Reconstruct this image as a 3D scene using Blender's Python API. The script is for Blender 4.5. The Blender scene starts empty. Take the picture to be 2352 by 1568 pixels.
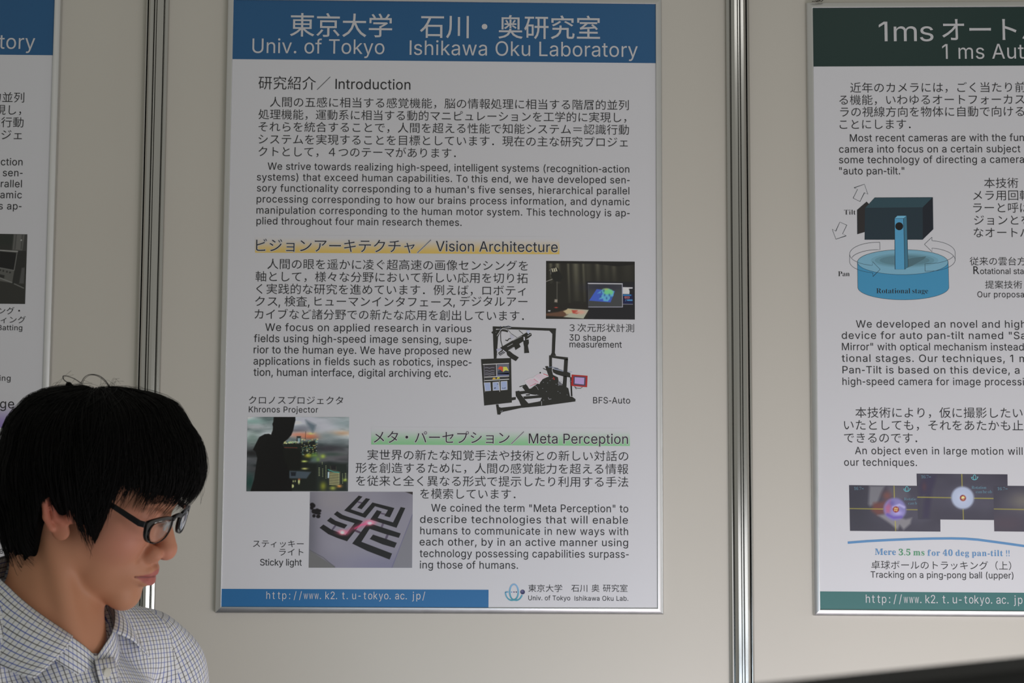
import bpy, bmesh, math, random
import numpy as np
from mathutils import Vector, Matrix
from mathutils.geometry import tessellate_polygon, delaunay_2d_cdt
random.seed(7)
rng = np.random.default_rng(7)
sc = bpy.context.scene
COL = sc.collection
R = math.radians

# ------------------------------------------------------------------ camera, world, lights, exposure
F_PX, CX, CZ, CD = 3441.65, 0.07285, 1.26468, 2.50574      # focal length in pixels, camera place
AX, AY, AZ = -0.08196094, -0.01754195, 0.0063268


def rot3(ax, ay, az):
    cx, sx, cy, sy, cz, sz = math.cos(ax), math.sin(ax), math.cos(ay), math.sin(ay), math.cos(az), math.sin(az)
    return (np.array([[cz, -sz, 0], [sz, cz, 0], [0, 0, 1]]) @ np.array([[cy, 0, sy], [0, 1, 0], [-sy, 0, cy]])
            @ np.array([[1, 0, 0], [0, cx, -sx], [0, sx, cx]]))


RC = rot3(AX, AY, AZ)
# camera axes (right, down, forward) in world coordinates; view coordinates were (x, -z, y)
V2W = np.array([[1, 0, 0], [0, 0, 1], [0, -1, 0]], float)
AXR, AXD, AXF = [V2W @ RC[i] for i in range(3)]
CAMP = np.array([CX, -CD, CZ])
cam = bpy.data.cameras.new('camera')
cam.sensor_width = 36
cam.lens = F_PX * 36 / 2352
cam.clip_start = 0.02
cam.dof.use_dof = True
cam.dof.focus_distance = 2.45
cam.dof.aperture_fstop = cam.lens / 3.2
camo = bpy.data.objects.new('camera', cam)
COL.objects.link(camo)
camo.matrix_world = Matrix(((AXR[0], -AXD[0], -AXF[0], CAMP[0]), (AXR[1], -AXD[1], -AXF[1], CAMP[1]),
                            (AXR[2], -AXD[2], -AXF[2], CAMP[2]), (0, 0, 0, 1)))
sc.camera = camo

world = bpy.data.worlds.new('hall')
sc.world = world
world.use_nodes = True
bg = world.node_tree.nodes['Background']
bg.inputs[0].default_value = (1.0, 0.99, 0.89, 1)
bg.inputs[1].default_value = 0.31


def area(name, loc, target, sx, sy, power, color):
    l = bpy.data.lights.new(name, 'AREA')
    l.shape = 'RECTANGLE'
    l.size, l.size_y, l.energy, l.color = sx, sy, power, color
    o = bpy.data.objects.new(name, l)
    COL.objects.link(o)
    o.location = loc
    o.rotation_euler = (Vector(target) - Vector(loc)).to_track_quat('-Z', 'Y').to_euler()
    return o


area('low_near_light', (0.9, -1.3, 0.30), (0.9, 0, 0.6), 1.0, 0.6, 14.0, (1.04, 0.96, 1.0))
area('low_far_light', (2.8, -4.0, 0.60), (1.2, 0, 0.9), 4.6, 0.8, 18.0, (1.0, 1.0, 1.02))  # unseen wide area light, added for bright reflections in the metal
area('low_left_light', (0.2, -2.4, 0.5), (0.2, 0, 1.0), 1.5, 0.5, 8.0, (0.8, 1.03, 1.22))
area('side_fill_light', (4.6, -1.15, 0.80), (-0.5, -0.35, 1.0), 0.9, 0.8, 10, (0.95, 0.97, 1.0))  # added area light out of view: stripes on left post, modelling of the face
area('ceiling_lamp', (1.75, -6.6, 4.05), (1.75, -6.6, 0), 1.2, 1.3, 9, (1.0, 0.98, 0.94))
vs = sc.view_settings
vs.view_transform = 'Standard'
vs.look = 'None'
vs.exposure = 0.0
vs.gamma = 1.0
vs.use_curve_mapping = False


# ------------------------------------------------------------------ helpers
def lin(c):
    c = np.asarray(c, float) / 255.0
    return np.where(c <= 0.04045, c / 12.92, ((c + 0.055) / 1.055) ** 2.4)


def ray(px, py):
    d = AXR * (px - 1176) / F_PX + AXD * (py - 784) / F_PX + AXF
    return d


def at_y(px, py, y=0.0):
    d = ray(px, py)
    return CAMP + d * ((y - CAMP[1]) / d[1])


def material(name, color=(0.5, 0.5, 0.5), rough=0.5, metal=0.0, spec=0.5, vcol=None, noise=None, **kw):
    m = bpy.data.materials.new(name)
    m.use_nodes = True
    nt = m.node_tree
    p = nt.nodes['Principled BSDF']
    p.inputs['Base Color'].default_value = (*color, 1)
    p.inputs['Roughness'].default_value = rough
    p.inputs['Metallic'].default_value = metal
    p.inputs['Specular IOR Level'].default_value = spec
    for k, v in kw.items():
        p.inputs[k.replace('_', ' ')].default_value = v
    if vcol:
        a = nt.nodes.new('ShaderNodeVertexColor')
        a.layer_name = vcol
        nt.links.new(a.outputs[0], p.inputs['Base Color'])
    elif noise:
        sc_, amp = noise
        n = nt.nodes.new('ShaderNodeTexNoise')
        n.inputs['Scale'].default_value = sc_
        n.inputs['Detail'].default_value = 4
        tc = nt.nodes.new('ShaderNodeTexCoord')
        nt.links.new(tc.outputs['Object'], n.inputs['Vector'])
        mx = nt.nodes.new('ShaderNodeMix')
        mx.data_type = 'RGBA'
        mx.inputs[6].default_value = (*[c * (1 - amp) for c in color], 1)
        mx.inputs[7].default_value = (*[min(1, c * (1 + amp)) for c in color], 1)
        nt.links.new(n.outputs[0], mx.inputs[0])
        nt.links.new(mx.outputs[2], p.inputs['Base Color'])
    return m


def tag(o, label=None, cat=None, group=None, kind=None):
    for k, v in (('label', label), ('category', cat), ('group', group), ('kind', kind)):
        if v:
            o[k] = v
    return o


def empty(name, loc, rz=0.0, label=None, cat=None, group=None, kind=None):
    o = bpy.data.objects.new(name, None)
    COL.objects.link(o)
    o.empty_display_size = 0.05
    o.location = loc
    o.rotation_euler = (0, 0, rz)
    o['_inv'] = [c for row in (Matrix.LocRotScale(Vector(loc), o.rotation_euler, None).inverted()) for c in row]
    return tag(o, label, cat, group, kind)


def root_inv(o):
    while o is not None:
        if '_inv' in o:
            v = list(o['_inv'])
            return np.array(v).reshape(4, 4)
        o = o.parent
    return None


def mesh_obj(name, verts, faces, mat, parent=None, smooth=False, colors=None, domain='POINT', uvs=None, sharp=None, fixn=False):
    """verts in world coordinates; they are taken into the frame of the thing they belong to"""
    v = np.asarray(verts, float).reshape(-1, 3)
    inv = root_inv(parent) if parent is not None else None
    if inv is not None:
        v = v @ inv[:3, :3].T + inv[:3, 3]
    me = bpy.data.meshes.new(name)
    if isinstance(faces, np.ndarray):
        n, k = faces.shape
        me.vertices.add(len(v))
        me.vertices.foreach_set('co', v.astype(np.float32).ravel())
        me.loops.add(n * k)
        me.loops.foreach_set('vertex_index', faces.astype(np.int32).ravel())
        me.polygons.add(n)
        me.polygons.foreach_set('loop_start', (np.arange(n) * k).astype(np.int32))
        me.polygons.foreach_set('loop_total', np.full(n, k, np.int32))
        me.update(calc_edges=True)
    else:
        me.from_pydata(v.tolist(), [], faces)
        me.update()
    me.validate()
    if fixn:
        bm = bmesh.new()
        bm.from_mesh(me)
        bmesh.ops.recalc_face_normals(bm, faces=bm.faces)
        bm.to_mesh(me)
        bm.free()
    if smooth:
        me.polygons.foreach_set('use_smooth', np.ones(len(me.polygons), bool))
    if colors is not None:
        a = me.color_attributes.new('Col', 'FLOAT_COLOR', domain)
        c = np.asarray(colors, float)
        c4 = np.ones((len(c), 4))
        c4[:, :3] = c
        a.data.foreach_set('color', c4.astype(np.float32).ravel())
    if uvs is not None:
        uv = me.uv_layers.new(name='UVMap')
        li = np.empty(len(me.loops), np.int32)
        me.loops.foreach_get('vertex_index', li)
        ua_ = np.asarray(uvs, float)
        if len(ua_) != len(me.loops) or len(me.loops) == len(me.vertices):
            ua_ = ua_[li]
        uv.data.foreach_set('uv', ua_.astype(np.float32).ravel())
    if mat is not None:
        for mm in (mat if isinstance(mat, (list, tuple)) else [mat]):
            me.materials.append(mm)
    if sharp:
        me.set_sharp_from_angle(angle=R(sharp))
    o = bpy.data.objects.new(name, me)
    COL.objects.link(o)
    if parent is not None:
        o.parent = parent
    return o


class MB:
    def __init__(s):
        s.v, s.f, s.c = [], [], []

    def add(s, v, f, c=None):
        n = len(s.v)
        s.v += [tuple(p) for p in v]
        s.f += [tuple(i + n for i in q) for q in f]
        if c is not None:
            s.c += [tuple(c)] * len(v)

    def box(s, lo, hi, M=None, bev=0.0):
        (x0, y0, z0), (x1, y1, z1) = lo, hi
        if bev <= 0:
            v = [(x, y, z) for x in (x0, x1) for y in (y0, y1) for z in (z0, z1)]
            f = [(0, 1, 3, 2), (4, 6, 7, 5), (0, 4, 5, 1), (2, 3, 7, 6), (0, 2, 6, 4), (1, 5, 7, 3)]
        else:
            b = bev
            v, f = [], []
            rings = []
            for z, ins in ((z0, b), (z0 + b, 0), (z1 - b, 0), (z1, b)):
                ring = []
                for (cx, sx, cy, sy, a0) in ((x1, -1, y1, -1, 0), (x0, 1, y1, -1, 90), (x0, 1, y0, 1, 180), (x1, -1, y0, 1, 270)):
                    for k in range(3):
                        a = R(a0 + 45 * k)
                        rr = b - ins * 0.7
                        ring.append((cx + sx * b + math.cos(a) * rr, cy + sy * b + math.sin(a) * rr, z))
                rings.append(ring)
            n = 12
            for r_ in rings:
                v += r_
            for i in range(3):
                for j in range(n):
                    f.append((i * n + j, i * n + (j + 1) % n, (i + 1) * n + (j + 1) % n, (i + 1) * n + j))
            f.append(tuple(range(n))[::-1])
            f.append(tuple(range(3 * n, 4 * n)))
        if M is not None:
            v = [tuple(M @ Vector(p)) for p in v]
        s.add(v, f)

    def tube(s, pts, r, n=8, closed=False, cap=True):
        pts = [Vector(p) for p in pts]
        m = len(pts)
        rs = r if isinstance(r, (list, tuple)) else [r] * m
        v = []
        up = None
        for i, p in enumerate(pts):
            a = pts[(i - 1) % m] if (closed or i > 0) else p
            b = pts[(i + 1) % m] if (closed or i < m - 1) else p
            t = (b - a).normalized()
            if up is None:
                up = t.orthogonal().normalized()
            up = (up - t * up.dot(t)).normalized()
            w = t.cross(up)
            for k in range(n):
                a_ = 2 * math.pi * k / n
                v.append(p + (up * math.cos(a_) + w * math.sin(a_)) * rs[i])
        f = []
        for i in range(m if closed else m - 1):
            for k in range(n):
                j = (i + 1) % m
                f.append((i * n + k, i * n + (k + 1) % n, j * n + (k + 1) % n, j * n + k))
        if cap and not closed:
            f.append(tuple(range(n))[::-1])
            f.append(tuple(range((m - 1) * n, m * n)))
        s.add(v, f)

    def build(s, name, mat, parent=None, smooth=False, sharp=None):
        return mesh_obj(name, s.v, s.f, mat, parent, smooth, s.c if s.c else None, sharp=sharp, fixn=not s.c and len(s.v) < 4000)


# ------------------------------------------------------------------ planes the prints lie on
class Plane:
    """o: a point of the print, eu: its horizontal direction, ev: its upward direction, n: towards the room"""

    def __init__(s, o, yaw=0.0, roll=0.0):
        s.o = np.array(o, float)
        h = np.array([math.cos(yaw), -math.sin(yaw), 0.0])
        u = np.array([0, 0, 1.0])
        s.eu = h * math.cos(roll) + u * math.sin(roll)
        s.ev = -h * math.sin(roll) + u * math.cos(roll)
        s.n = np.cross(s.ev, s.eu) * -1.0
        if s.n[1] > 0:
            s.n = -s.n

    def uv(s, px, py):
        d = ray(px, py)
        t = np.dot(s.o - CAMP, s.n) / np.dot(d, s.n)
        p = CAMP + d * t - s.o
        return np.dot(p, s.eu), np.dot(p, s.ev)

    def P(s, u, v, h=0.0):
        return s.o + s.eu * u + s.ev * v + s.n * h


PM = Plane((0, 0, 1.54))                                        # main print, origin at its centre
PR = Plane((0.63016, 0.0, 1.54 + 0.50719), 0.04984, 0.00071)  # right print, origin at its top left corner


# ------------------------------------------------------------------ lettering
GLYPHS = {'"':(321,["78 318 70 509 136 509 128 318","193 318 185 509 250 509 243 318"])
,"'":(206,["78 318 70 509 136 509 128 318"]),'(':(273,["89 207 92 264 101 324 114 384 132 441 153 494 177 539 236 539 191 428 161 313 154 258 151 207 160 115 188 16 236 -96 177 -96 139 -21 111 55 95 131"]),')':(273,["37 -96 86 18 113 116 122 207 119 258 112 313 82 428 37 539 97 539 121 494 142 441 159 384 173 323 181 264 184 207 178 130 161 53 134 -22 97 -96"]),',':(188,["38 -119 68 71 137 71 84 -119"]),'-':(262,["226 236 226 176 36 176 36 236"]),'.':(188,["95 -4 78 -1 63 9 53 24 50 41 53 59 63 73 78 83 95 87 113 83 128 73 138 59 141 41 138 24 128 9 113 -1"]),'/':(249,["235 533 71 -76 14 -76 178 533"]),'1':(330,["226 509 226 0 162 0 162 448 159 448 36 358 36 427 148 509"]),'2':(453,["64 0 64 47 234 229 282 282 311 327 318 348 320 371 317 397 308 419 293 436 273 449 250 457 224 460 196 457 172 447 153 433 139 413 130 390 127 362 66 362 71 405 86 442 111 473 143 496 182 511 225 516 268 511 306 497 337 474 361 445 376 411 381 372 378 345 371 318 357 290 336 259 267 180 153 60 153 57 389 57 389 0"]),'3':(453,["218 -7 173 -3 133 10 98 30 70 57 52 91 44 132 109 132 115 107 126 87 144 71 165 59 191 52 219 50 248 53 275 61 297 74 315 93 325 116 329 145 326 172 316 196 299 217 275 234 242 244 201 248 157 248 157 299 288 448 288 452 70 452 70 509 372 509 372 461 211 278 211 289 247 290 279 286 308 276 333 262 354 244 371 222 387 186 393 145 390 116 383 90 370 66 344 36 309 12 266 -2"]),':':(188,["95 -4 78 -1 63 9 53 24 50 41 53 59 63 73 78 83 95 87 113 83 128 73 138 59 141 41 138 24 128 9 113 -1"
,"95 271 78 274 63 284 53 299 50 316 53 334 63 349 78 359 95 362 113 359 128 349 138 334 141 316 138 299 128 284 113 274"]),'A':(480,["16 0 201 509 276 509 463 0 395 0 287 302 264 372 232 478 245 478 213 371 191 302 85 0"
,"110 142 110 199 370 199 370 142"]),'B':(456,["60 0 60 509 241 509 289 504 329 491 359 469 381 442 394 410 398 374 395 344 387 320 373 301 356 286 315 267 315 262 339 257 363 245 385 227 402 203 414 173 418 136 413 100 400 67 377 39 344 18 301 4 247 0"
,"125 57 245 57 281 60 309 67 330 80 344 96 353 115 355 137 352 161 342 184 327 203 306 218 279 228 248 231 125 231"
,"125 285 238 285 265 288 288 296 308 309 323 326 333 348 336 372 333 393 326 412 313 429 294 442 270 449 240 452 125 452"]),'D':(502,["219 0 96 0 96 57 215 57 254 60 288 68 318 81 343 99 363 122 379 149 394 198 399 255 394 312 379 361 364 388 344 410 320 428 291 441 258 449 221 452 93 452 93 509 225 509 273 505 315 495 353 478 385 455 412 426 433 391 449 351 458 306 462 255 458 205 449 159 433 119 411 83 384 54 351 31 312 14 268 3"
,"125 509 125 0 60 0 60 509"]),'F':(410,["60 0 60 509 369 509 369 452 125 452 125 278 346 278 346 221 125 221 125 0"]),'I':(153,["44 0 109 0 109 509 44 509"]),'K':(467,["104 145 104 216 139 261 174 303 212 344 364 509 448 509 231 276 228 276"
,"60 0 60 509 125 509 125 334 124 225 125 193 125 0"
,"372 0 188 259 228 309 449 0"]),'L':(393,["60 0 60 509 125 509 125 57 361 57 361 0"]),'M':(628,["60 0 60 509 152 509 277 187 287 159 299 123 311 84 322 49 307 49 318 83 330 121 342 158 352 187 476 509 568 509 568 0 504 0 504 291 504 327 505 369 506 413 507 457 513 457 498 409 482 363 467 322 456 291 342 0 286 0 170 291 159 321 145 361 129 408 112 457 119 457 120 416 121 372 122 328 122 291 122 0"]),'O':(533,["267 -7 225 -3 186 7 150 25 119 49 92 79 70 115 53 157 44 203 40 254 44 305 53 352 70 393 92 429 119 459 150 484 186 501 225 512 267 516 309 512 348 501 384 484 415 459 442 429 464 393 480 352 490 305 493 254 490 203 480 157 464 115 442 79 415 49 384 25 348 7 309 -3"
,"267 53 296 55 324 63 349 76 372 94 392 116 408 144 420 176 428 213 430 254 428 295 420 332 408 365 392 392 372 415 349 433 324 446 296 453 267 456 237 453 210 445 184 433 161 415 142 392 125 364 113 332 106 295 103 254 106 213 113 176 125 144 142 117 161 94 184 76 210 63 237 55"]),'P':(445,["60 0 60 509 235 509 272 506 305 499 332 487 356 471 375 452 390 430 404 391 409 348 404 304 390 265 375 243 356 223 332 207 305 195 272 188 235 186 109 186 109 242 233 242 269 246 297 256 318 272 333 294 342 319 344 348 342 376 333 402 318 423 297 439 268 449 232 452 125 452 125 0"]),'S':(447,["224 -9 172 -4 128 9 91 31 64 60 46 96 38 137 104 137 110 110 123 88 142 71 166 59 194 52 224 49 257 52 286 60 311 74 329 92 341 114 346 139 342 161 332 179 316 193 296 205 245 222 184 239 145 253 112 269 86 289 67 313 56 341 52 372 54 400 62 425 75 448 102 476 138 498 180 511 227 516 275 511 316 498 351 476 377 449 394 415 401 378 337 378 332 402 320 421 302 437 280 449 254 456 225 459 194 456 167 448 145 435 129 418 118 398 115 376 119 352 131 334 148 319 169 308 212 293 264 279 312 264 359 238 379 220 395 198 405 171 408 139 403 99 386 64 360 34 323 11 278 -4"]),'T':(449,["32 452 32 509 417 509 417 452 257 452 257 0 193 0 193 452"]),'U':(517,["259 -8 220 -6 186 2 154 15 126 33 103 55 85 80 71 108 63 140 60 173 60 509 124 509 124 178 128 144 141 113 160 87 187 68 220 56 259 52 298 56 331 68 357 87 377 113 389 144 393 178 393 509 457 509 457 173 454 140 446 108 433 80 414 55 391 33 363 15 332 2 297 -6"]),'V':(480,["204 0 16 509 84 509 192 206 215 137 248 31 235 31 267 138 290 206 395 509 463 509 278 0"]),'W':(686,["155 0 16 509 82 509 163 196 175 145 187 94 197 40 189 40 200 94 211 145 224 196 306 509 380 509 462 196 474 145 486 94 497 40 488 40 499 94 510 145 523 196 603 509 670 509 530 0 455 0 368 323 351 391 336 475 350 475 335 395 318 323 230 0"]),'a':(389,["160 -9 126 -5 94 5 68 22 48 45 35 73 30 108 34 138 43 161 58 179 78 193 125 211 178 220 234 227 265 235 273 243 276 255 276 257 273 279 267 297 256 311 240 322 220 329 196 331 171 329 149 322 118 301 100 274 41 291 57 322 79 346 104 364 133 375 163 382 194 384 239 379 286 360 306 343 322 320 333 290 337 251 337 0 277 0 277 52 272 52 252 25 215 1 190 -6"
,"170 45 202 49 228 59 248 74 263 93 272 115 276 138 276 190 259 182 231 176 200 171 175 168 134 159 117 150 103 139 95 124 92 105 94 87 102 72 114 61 130 52"]),'b':(424,["229 -8 198 -5 172 4 138 31 118 59 112 59 112 0 53 0 53 509 114 509 114 319 118 319 137 346 171 373 197 381 229 384 259 382 287 374 313 361 335 342 354 320 370 293 385 245 390 189 385 133 370 84 355 57 336 34 313 16 288 3 260 -6"
,"220 47 253 51 279 66 301 88 316 117 325 151 328 189 325 227 316 261 301 290 280 311 253 325 220 330 188 325 161 312 140 291 125 263 116 229 113 189 116 150 125 115 140 86 162 65 188 51"]),'c':(396,["207 -8 174 -5 144 3 117 16 93 35 72 58 56 85 44 116 37 150 34 187 37 225 44 260 56 291 72 318 93 341 117 360 144 374 174 382 207 384 260 377 305 356 340 322 362 277 303 262 290 289 270 311 242 325 207 330 173 325 145 310 124 287 108 258 99 224 96 187 99 151 108 117 124 89 145 66 173 51 207 46 243 52 271 66 292 89 304 117 363 102 354 78 341 56 306 21 261 -1"]),'d':(424,["195 -8 165 -6 137 3 111 16 89 34 70 57 55 84 39 133 34 189 39 245 55 293 70 320 89 342 112 361 137 374 165 382 196 384 228 381 253 373 287 346 306 319 311 319 311 509 372 509 372 0 313 0 313 59 307 59 287 31 252 4 227 -5"
,"205 47 236 51 263 65 284 86 299 115 309 150 312 189 309 229 300 263 284 291 263 312 237 325 205 330 172 325 145 311 124 290 108 261 99 227 96 189 99 151 109 117 124 88 145 66 172 51"]),'e':(404,["212 -8 177 -5 145 3 117 16 92 35 72 58 56 85 40 132 34 187 39 242 55 290 71 317 91 340 115 359 142 373 172 382 205 384 236 382 266 374 294 361 319 341 341 315 357 282 368 242 371 194 371 169 75 169 75 221 338 221 310 202 307 237 298 269 283 294 263 314 237 326 205 330 173 326 146 313 125 294 109 270 99 241 96 211 96 178 100 139 110 106 128 80 151 61 179 50 212 46 254 53 285 73 306 105 365 91 353 63 335 39 311 19 283 4 249 -5"]),'f':(254,["228 379 228 327 6 327 6 379"
,"81 0 81 432 84 461 96 486 113 505 135 519 161 527 187 530 222 527 243 521 227 468 215 472 195 474 171 470 154 460 145 443 142 419 142 0"]),'g':(425,["207 -151 168 -148 134 -140 105 -127 82 -110 64 -91 51 -69 101 -41 122 -66 154 -88 178 -95 207 -97 236 -95 261 -87 282 -75 298 -58 308 -34 311 -6 311 68 306 68 287 41 252 16 227 8 195 5 152 10 113 27 90 43 71 65 55 90 43 120 36 154 34 191 39 246 55 293 71 320 90 342 112 361 138 374 166 382 196 384 228 382 253 373 288 346 308 319 313 319 313 379 372 379 372 -9 370 -40 363 -67 350 -90 324 -117 291 -136 251 -147"
,"205 59 237 63 264 75 285 95 300 121 309 154 312 193 309 231 300 264 285 291 264 312 237 325 205 330 172 325 145 312 124 290 109 262 99 229 96 193 99 155 109 123 124 96 145 76 172 63"]),'h':(410,["114 227 114 0 53 0 53 509 114 509 114 287 102 287 116 319 132 344 152 362 175 374 200 382 227 384 264 380 295 369 321 349 341 321 353 285 357 240 357 0 296 0 296 235 293 263 286 286 273 304 256 318 235 326 210 329 184 326 161 317 141 303 126 283 117 257"]),'i':(167,["53 0 53 379 114 379 114 0"
,"84 443 67 446 54 455 44 468 41 483 44 499 54 512 67 521 84 524 100 521 114 512 123 499 126 483 123 468 114 455 100 446"]),'j':(167,["53 379 114 379 114 -30 111 -63 102 -90 86 -113 65 -129 37 -139 4 -143 -10 -143 -10 -87 2 -87 25 -83 40 -72 50 -54 53 -29"
,"83 443 67 446 53 455 44 468 41 483 44 499 53 512 67 521 83 524 100 521 114 512 123 499 126 483 123 468 114 455 100 446"]),'k':(381,["110 137 110 212 121 212 284 379 360 379 184 199 177 199"
,"53 0 53 509 114 509 114 0"
,"294 0 148 186 191 229 372 0"]),'l':(153,["46 0 107 0 107 525 46 525"]),'m':(610,["53 0 53 379 112 379 112 295 108 295 118 323 132 346 151 363 172 376 195 384 219 386 245 383 268 375 287 361 309 331 321 295 312 295 322 321 337 343 357 361 381 375 407 383 437 386 468 383 497 372 522 354 541 328 553 296 557 255 557 0 496 0 496 254 493 279 485 298 473 313 447 326 419 330 395 328 374 320 358 307 345 290 338 270 335 247 335 0 274 0 274 260 272 280 265 297 253 311 229 326 199 330 178 328 158 320 140 307 126 289 117 266 114 238 114 0"]),'n':(410,["114 227 114 0 53 0 53 379 112 379 112 287 102 287 116 319 132 344 152 362 175 374 200 382 227 384 264 380 295 369 321 349 341 321 353 285 357 240 357 0 296 0 296 235 293 263 286 286 273 304 256 318 235 326 210 329 184 326 161 317 141 303 126 283 117 257"]),'o':(415,["207 -8 174 -5 144 3 117 16 93 35 72 58 56 85 44 116 37 150 34 187 37 225 44 260 56 291 72 318 93 341 117 360 144 374 174 382 207 384 241 382 271 374 299 360 323 341 343 318 359 291 371 260 379 225 381 187 379 150 371 116 359 85 343 58 323 35 299 16 271 3 241 -5"
,"207 46 242 51 270 66 292 89 307 117 316 151 319 187 316 224 307 258 292 287 270 310 242 325 207 330 173 325 145 310 124 287 108 258 99 224 96 187 99 151 108 117 124 89 145 66 173 51"]),'p':(424,["53 -143 53 379 112 379 112 319 118 319 137 346 171 373 197 381 229 384 259 382 287 374 313 361 335 342 354 320 370 293 385 245 390 189 385 133 370 84 355 57 336 34 313 16 288 3 260 -6 229 -8 198 -5 173 4 138 31 118 59 114 59 114 -143"
,"220 47 253 51 279 66 301 88 316 117 325 151 328 189 325 227 316 261 301 290 280 311 253 325 220 330 188 325 161 312 140 291 125 263 116 229 113 189 116 150 125 115 140 86 162 65 188 51"]),'q':(424,["372 -143 311 -143 311 59 306 59 287 31 252 4 227 -5 195 -8 165 -6 137 3 111 16 89 34 70 57 55 84 39 133 34 189 39 245 55 293 70 320 89 342 112 361 137 374 165 382 196 384 228 381 253 373 287 346 307 319 313 319 313 379 372 379"
,"205 47 236 51 263 65 284 86 299 115 309 150 312 189 309 229 300 263 284 291 263 312 237 325 205 330 172 325 145 311 124 290 108 261 99 227 96 189 99 151 109 117 124 88 145 66 172 51"]),'r':(259,["53 0 53 379 112 379 112 321 115 321 130 347 152 367 181 380 213 385 229 384 243 384 243 322 230 324 207 326 182 323 159 315 140 301 126 284 117 262 114 237 114 0"]),'s':(365,["182 -8 145 -5 112 3 84 18 62 38 45 63 36 94 94 107 105 79 124 60 150 49 181 45 217 50 244 62 262 81 268 103 265 121 254 136 237 147 212 155 149 170 104 186 72 208 58 227 50 249 47 274 51 305 65 332 87 354 115 370 149 381 187 384 223 381 254 372 279 358 299 339 314 316 324 290 268 277 258 298 243 316 219 328 187 333 156 329 131 317 114 299 109 277 112 258 124 243 144 232 172 223 229 209 275 194 306 171 320 153 328 131 331 107 326 75 312 47 290 24 260 6 223 -5"]),'t':(227,["204 379 204 327 6 327 6 379"
,"65 471 126 471 126 98 128 76 136 61 150 53 170 50 185 51 202 54 213 2 192 -3 168 -4 138 -1 113 7 92 21 77 41 68 64 65 93"]),'u':(410,["182 -5 146 -1 115 11 89 31 69 59 57 95 53 139 53 379 114 379 114 144 116 117 124 94 137 75 154 61 175 53 200 50 226 53 249 62 268 77 283 97 293 122 296 153 296 379 357 379 357 0 298 0 298 92 307 92 294 60 277 35 257 17 222 0"]),'v':(389,["163 0 17 379 84 379 165 155 187 87 206 21 184 21 203 87 224 155 305 379 371 379 226 0"]),'w':(567,["138 0 23 379 87 379 133 214 154 137 175 41 165 41 186 135 206 214 252 379 316 379 362 214 382 136 402 41 391 41 413 135 434 214 480 379 545 379 429 0 368 0 319 172 305 225 291 280 277 338 291 338 277 280 263 225 248 172 199 0"]),'x':(379,["21 0 171 218 171 171 29 379 100 379 147 306 179 253 207 206 175 206 202 253 233 306 282 379 352 379 209 169 209 214 358 0 287 0 231 85 200 136 173 182 205 182 178 136 148 85 91 0"]),'y':(389,["47 -139 61 -86 71 -87 104 -89 118 -84 130 -74 141 -58 151 -36 163 -1 17 379 84 379 165 155 187 87 206 21 184 21 202 87 224 155 305 379 371 379 204 -58 177 -107 159 -124 139 -136 117 -143 91 -145 65 -143"]),'z':(380,["42 0 42 46 254 320 254 323 48 323 48 379 333 379 333 331 126 60 126 56 339 56 339 0"])}
_g = {}


def glyph(ch, style):
    k = (ch, style)
    if k in _g:
        return _g[k]
    if style == 'sans' and ch in GLYPHS:
        adv, pol = GLYPHS[ch]
        loops = []
        for s_ in pol:
            q = [int(t) for t in s_.split()]
            loops.append([Vector((q[i] / 1000, q[i + 1] / 1000, 0)) for i in range(0, len(q), 2)])
        V2, E = [], []
        for l in loops:
            b = len(V2)
            V2 += [Vector((p.x, p.y)) for p in l]
            E += [(b + i, b + (i + 1) % len(l)) for i in range(len(l))]
        vo, eo, fo = delaunay_2d_cdt(V2, E, [], 0, 1e-6)[:3]
        T = []
        for f in fo:
            cx = sum(vo[i].x for i in f) / 3
            cy = sum(vo[i].y for i in f) / 3
            wn = 0
            for l in loops:
                for i in range(len(l)):
                    p, q = l[i], l[(i + 1) % len(l)]
                    if (p.y <= cy) != (q.y <= cy):
                        if p.x + (cy - p.y) / (q.y - p.y) * (q.x - p.x) > cx:
                            wn += 1 if q.y > p.y else -1
            if wn:
                T.append(tuple(f))
        V = [(p.x, p.y) for p in vo]
        r_ = (np.array(V), T, adv / 1000)
    elif ch in ' \u3000':
        r_ = (np.zeros((0, 2)), [], 0.20 if ch == ' ' else 1.0)
    else:
        c = bpy.data.curves.new('g', 'FONT')
        t = ch
        if style == 'serif' or style == 'serifthin':
            o_ = ord(ch)
            if 65 <= o_ <= 90:
                t = chr(0x1D400 + o_ - 65)
            elif 97 <= o_ <= 122:
                t = chr(0x1D41A + o_ - 97)
            elif 48 <= o_ <= 57:
                t = chr(0x1D7CE + o_ - 48)
        c.body = t
        c.size = 1
        c.resolution_u = 3
        c.offset = {'jp': -0.006, 'jpb': 0.004, 'serif': 0.0, 'serifthin': -0.012}.get(style, 0)
        o_ = bpy.data.objects.new('g', c)
        COL.objects.link(o_)
        me = bpy.data.meshes.new_from_object(o_.evaluated_get(bpy.context.evaluated_depsgraph_get()))
        V = np.array([v.co[:2] for v in me.vertices]).reshape(-1, 2)
        T = [tuple(p.vertices) for p in me.polygons]
        if style in ('jp', 'jpb'):
            adv = 1.0
        else:
            adv = (V[:, 0].max() + 0.045) if len(V) else 0.3
        r_ = (V, T, adv)
        bpy.data.objects.remove(o_)
        bpy.data.curves.remove(c)
        bpy.data.meshes.remove(me)
    _g[k] = r_
    return r_


class Crop:
    """pixel coordinates read in an enlarged crop of the photograph"""

    def __init__(s, x, y, k):
        s.x, s.y, s.k = x, y, k

    def __call__(s, x, y):
        return s.x + x / s.k, s.y + y / s.k


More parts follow.
